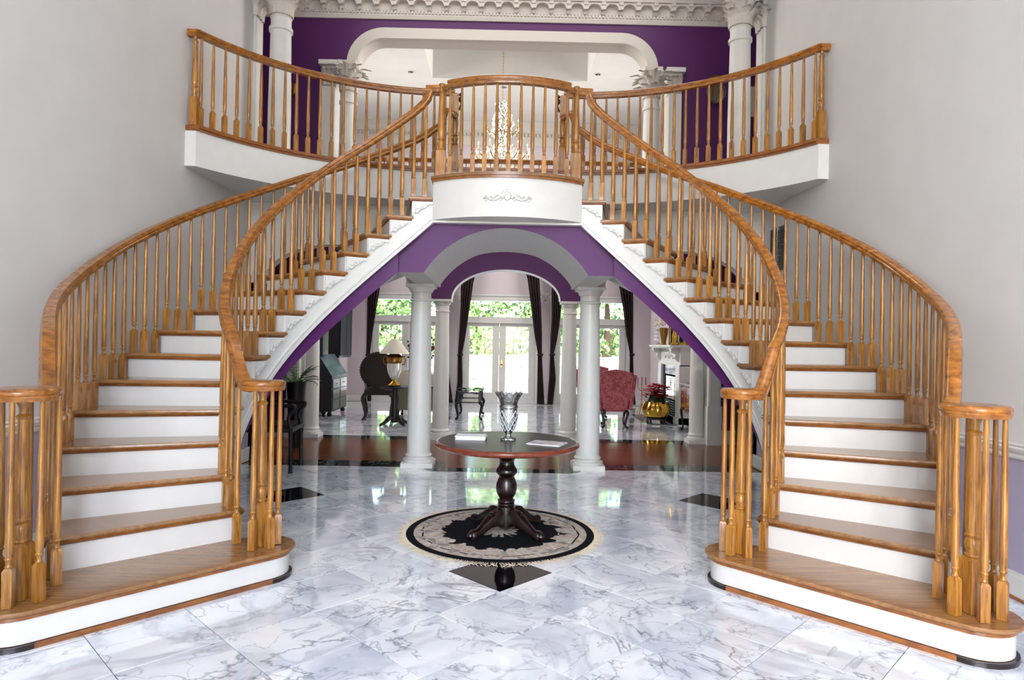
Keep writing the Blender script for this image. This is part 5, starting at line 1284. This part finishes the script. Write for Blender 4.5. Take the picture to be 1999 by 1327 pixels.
palm('bushy_plant', 'dark bushy potted plant upstairs by the right bridge column', (P(1398, 280, 10.1).x, 10.1, ZB), .3, 26, .5, .12, 'darkleaf', 5)
q = P(1478, 180, 10.5); t = thing('picture_frame', 'small grey-framed picture beyond the right bridge column', 'picture', (q.x, 10.598, q.z-.15)); m = MB(); m.box(-.12, .12, -.02, 0, -.25, .3); m.build('frame', 'grille', t, 0); m = MB(); m.box(-.09, .09, -.024, -.018, -.22, .27); m.build('print', 'stone', t, 0)

# ================================================================ OUTSIDE
struct(MB().box(-40, 40, 17.3, 60, -.25, -.12).build('ground', 'terrace', smooth=0))
bw = thing('terrace_balustrade', 'white garden balustrade beyond the french doors', 'balustrade', (0, 22.5, -.12))
m = MB(); m.box(-9, 9, -.12, .12, 0, .12); m.box(-9, 9, -.14, .14, .82, .94); m.build('rails', 'white', bw, 0)
bs = MB().lathe([(.08, .12), (.08, .16), (.05, .2), (.09, .36), (.06, .5), (.045, .7), (.07, .8), (.07, .82)], seg=10).mesh('garden_baluster', 'white', 40)
for k in range(60): link(bs, 'garden_baluster', bw, (-8.9+k*.3, 0, 0))
gw = thing('garden_wall', 'long white rendered garden wall behind the balustrade', 'wall', (0, 24.2, -.12)); MB().box(-13, 13, -.15, .15, 0, 1.16).build('rendered_wall', 'white', gw, 0); MB().box(-13, 13, -.2, .2, 1.16, 1.22).build('coping', 'terrace', gw, 0)
def tree(label, x, y, h, w, seed, n=3800):
    t = thing('garden_tree', label, 'tree', (x, y, -.12)); random.seed(seed)
    MB().tube([(0,0,0), (.1,0,h*.4), (0,.1,h*.7)], [.22, .16, .08], 8).build('trunk', 'bark', t)
    m = MB(); blobs = [(Vector((random.uniform(-w, w)*.7, random.uniform(-1, 1), random.uniform(h*.12, h))), random.uniform(.7, 1.4)) for _ in range(16)]
    for k in range(n):
        c, r = random.choice(blobs); d = Vector((random.gauss(0, 1), random.gauss(0, 1), random.gauss(0, 1))).normalized(); p = c+d*r*random.uniform(.7, 1.05)
        if p.z < .1: continue
        a = Vector((random.gauss(0, 1), random.gauss(0, 1), random.gauss(0, 1))).normalized()*.13; b = a.cross(d).normalized()*.09
        m.add([p-a, p+b, p+a, p-b], [(0,1,2,3)])
    m.build('crown', 'foliage', t, 0, fix=False)
for k, (x, y, h, w) in enumerate(((-9, 29, 6, 3), (-5.5, 28, 5.2, 2.6), (-2.2, 30, 6, 2.6), (1.2, 28.5, 5.5, 2.6), (4.6, 30, 6, 2.8), (8.2, 28.5, 5.2, 2.8))):
    tree('leafy green garden tree seen through the %s french doors' % (['left', 'left', 'middle', 'middle', 'right', 'right'][k]) + (', the left one of two' if k % 2 == 0 else ', the right one of two'), x, y, h, w, 40+k)
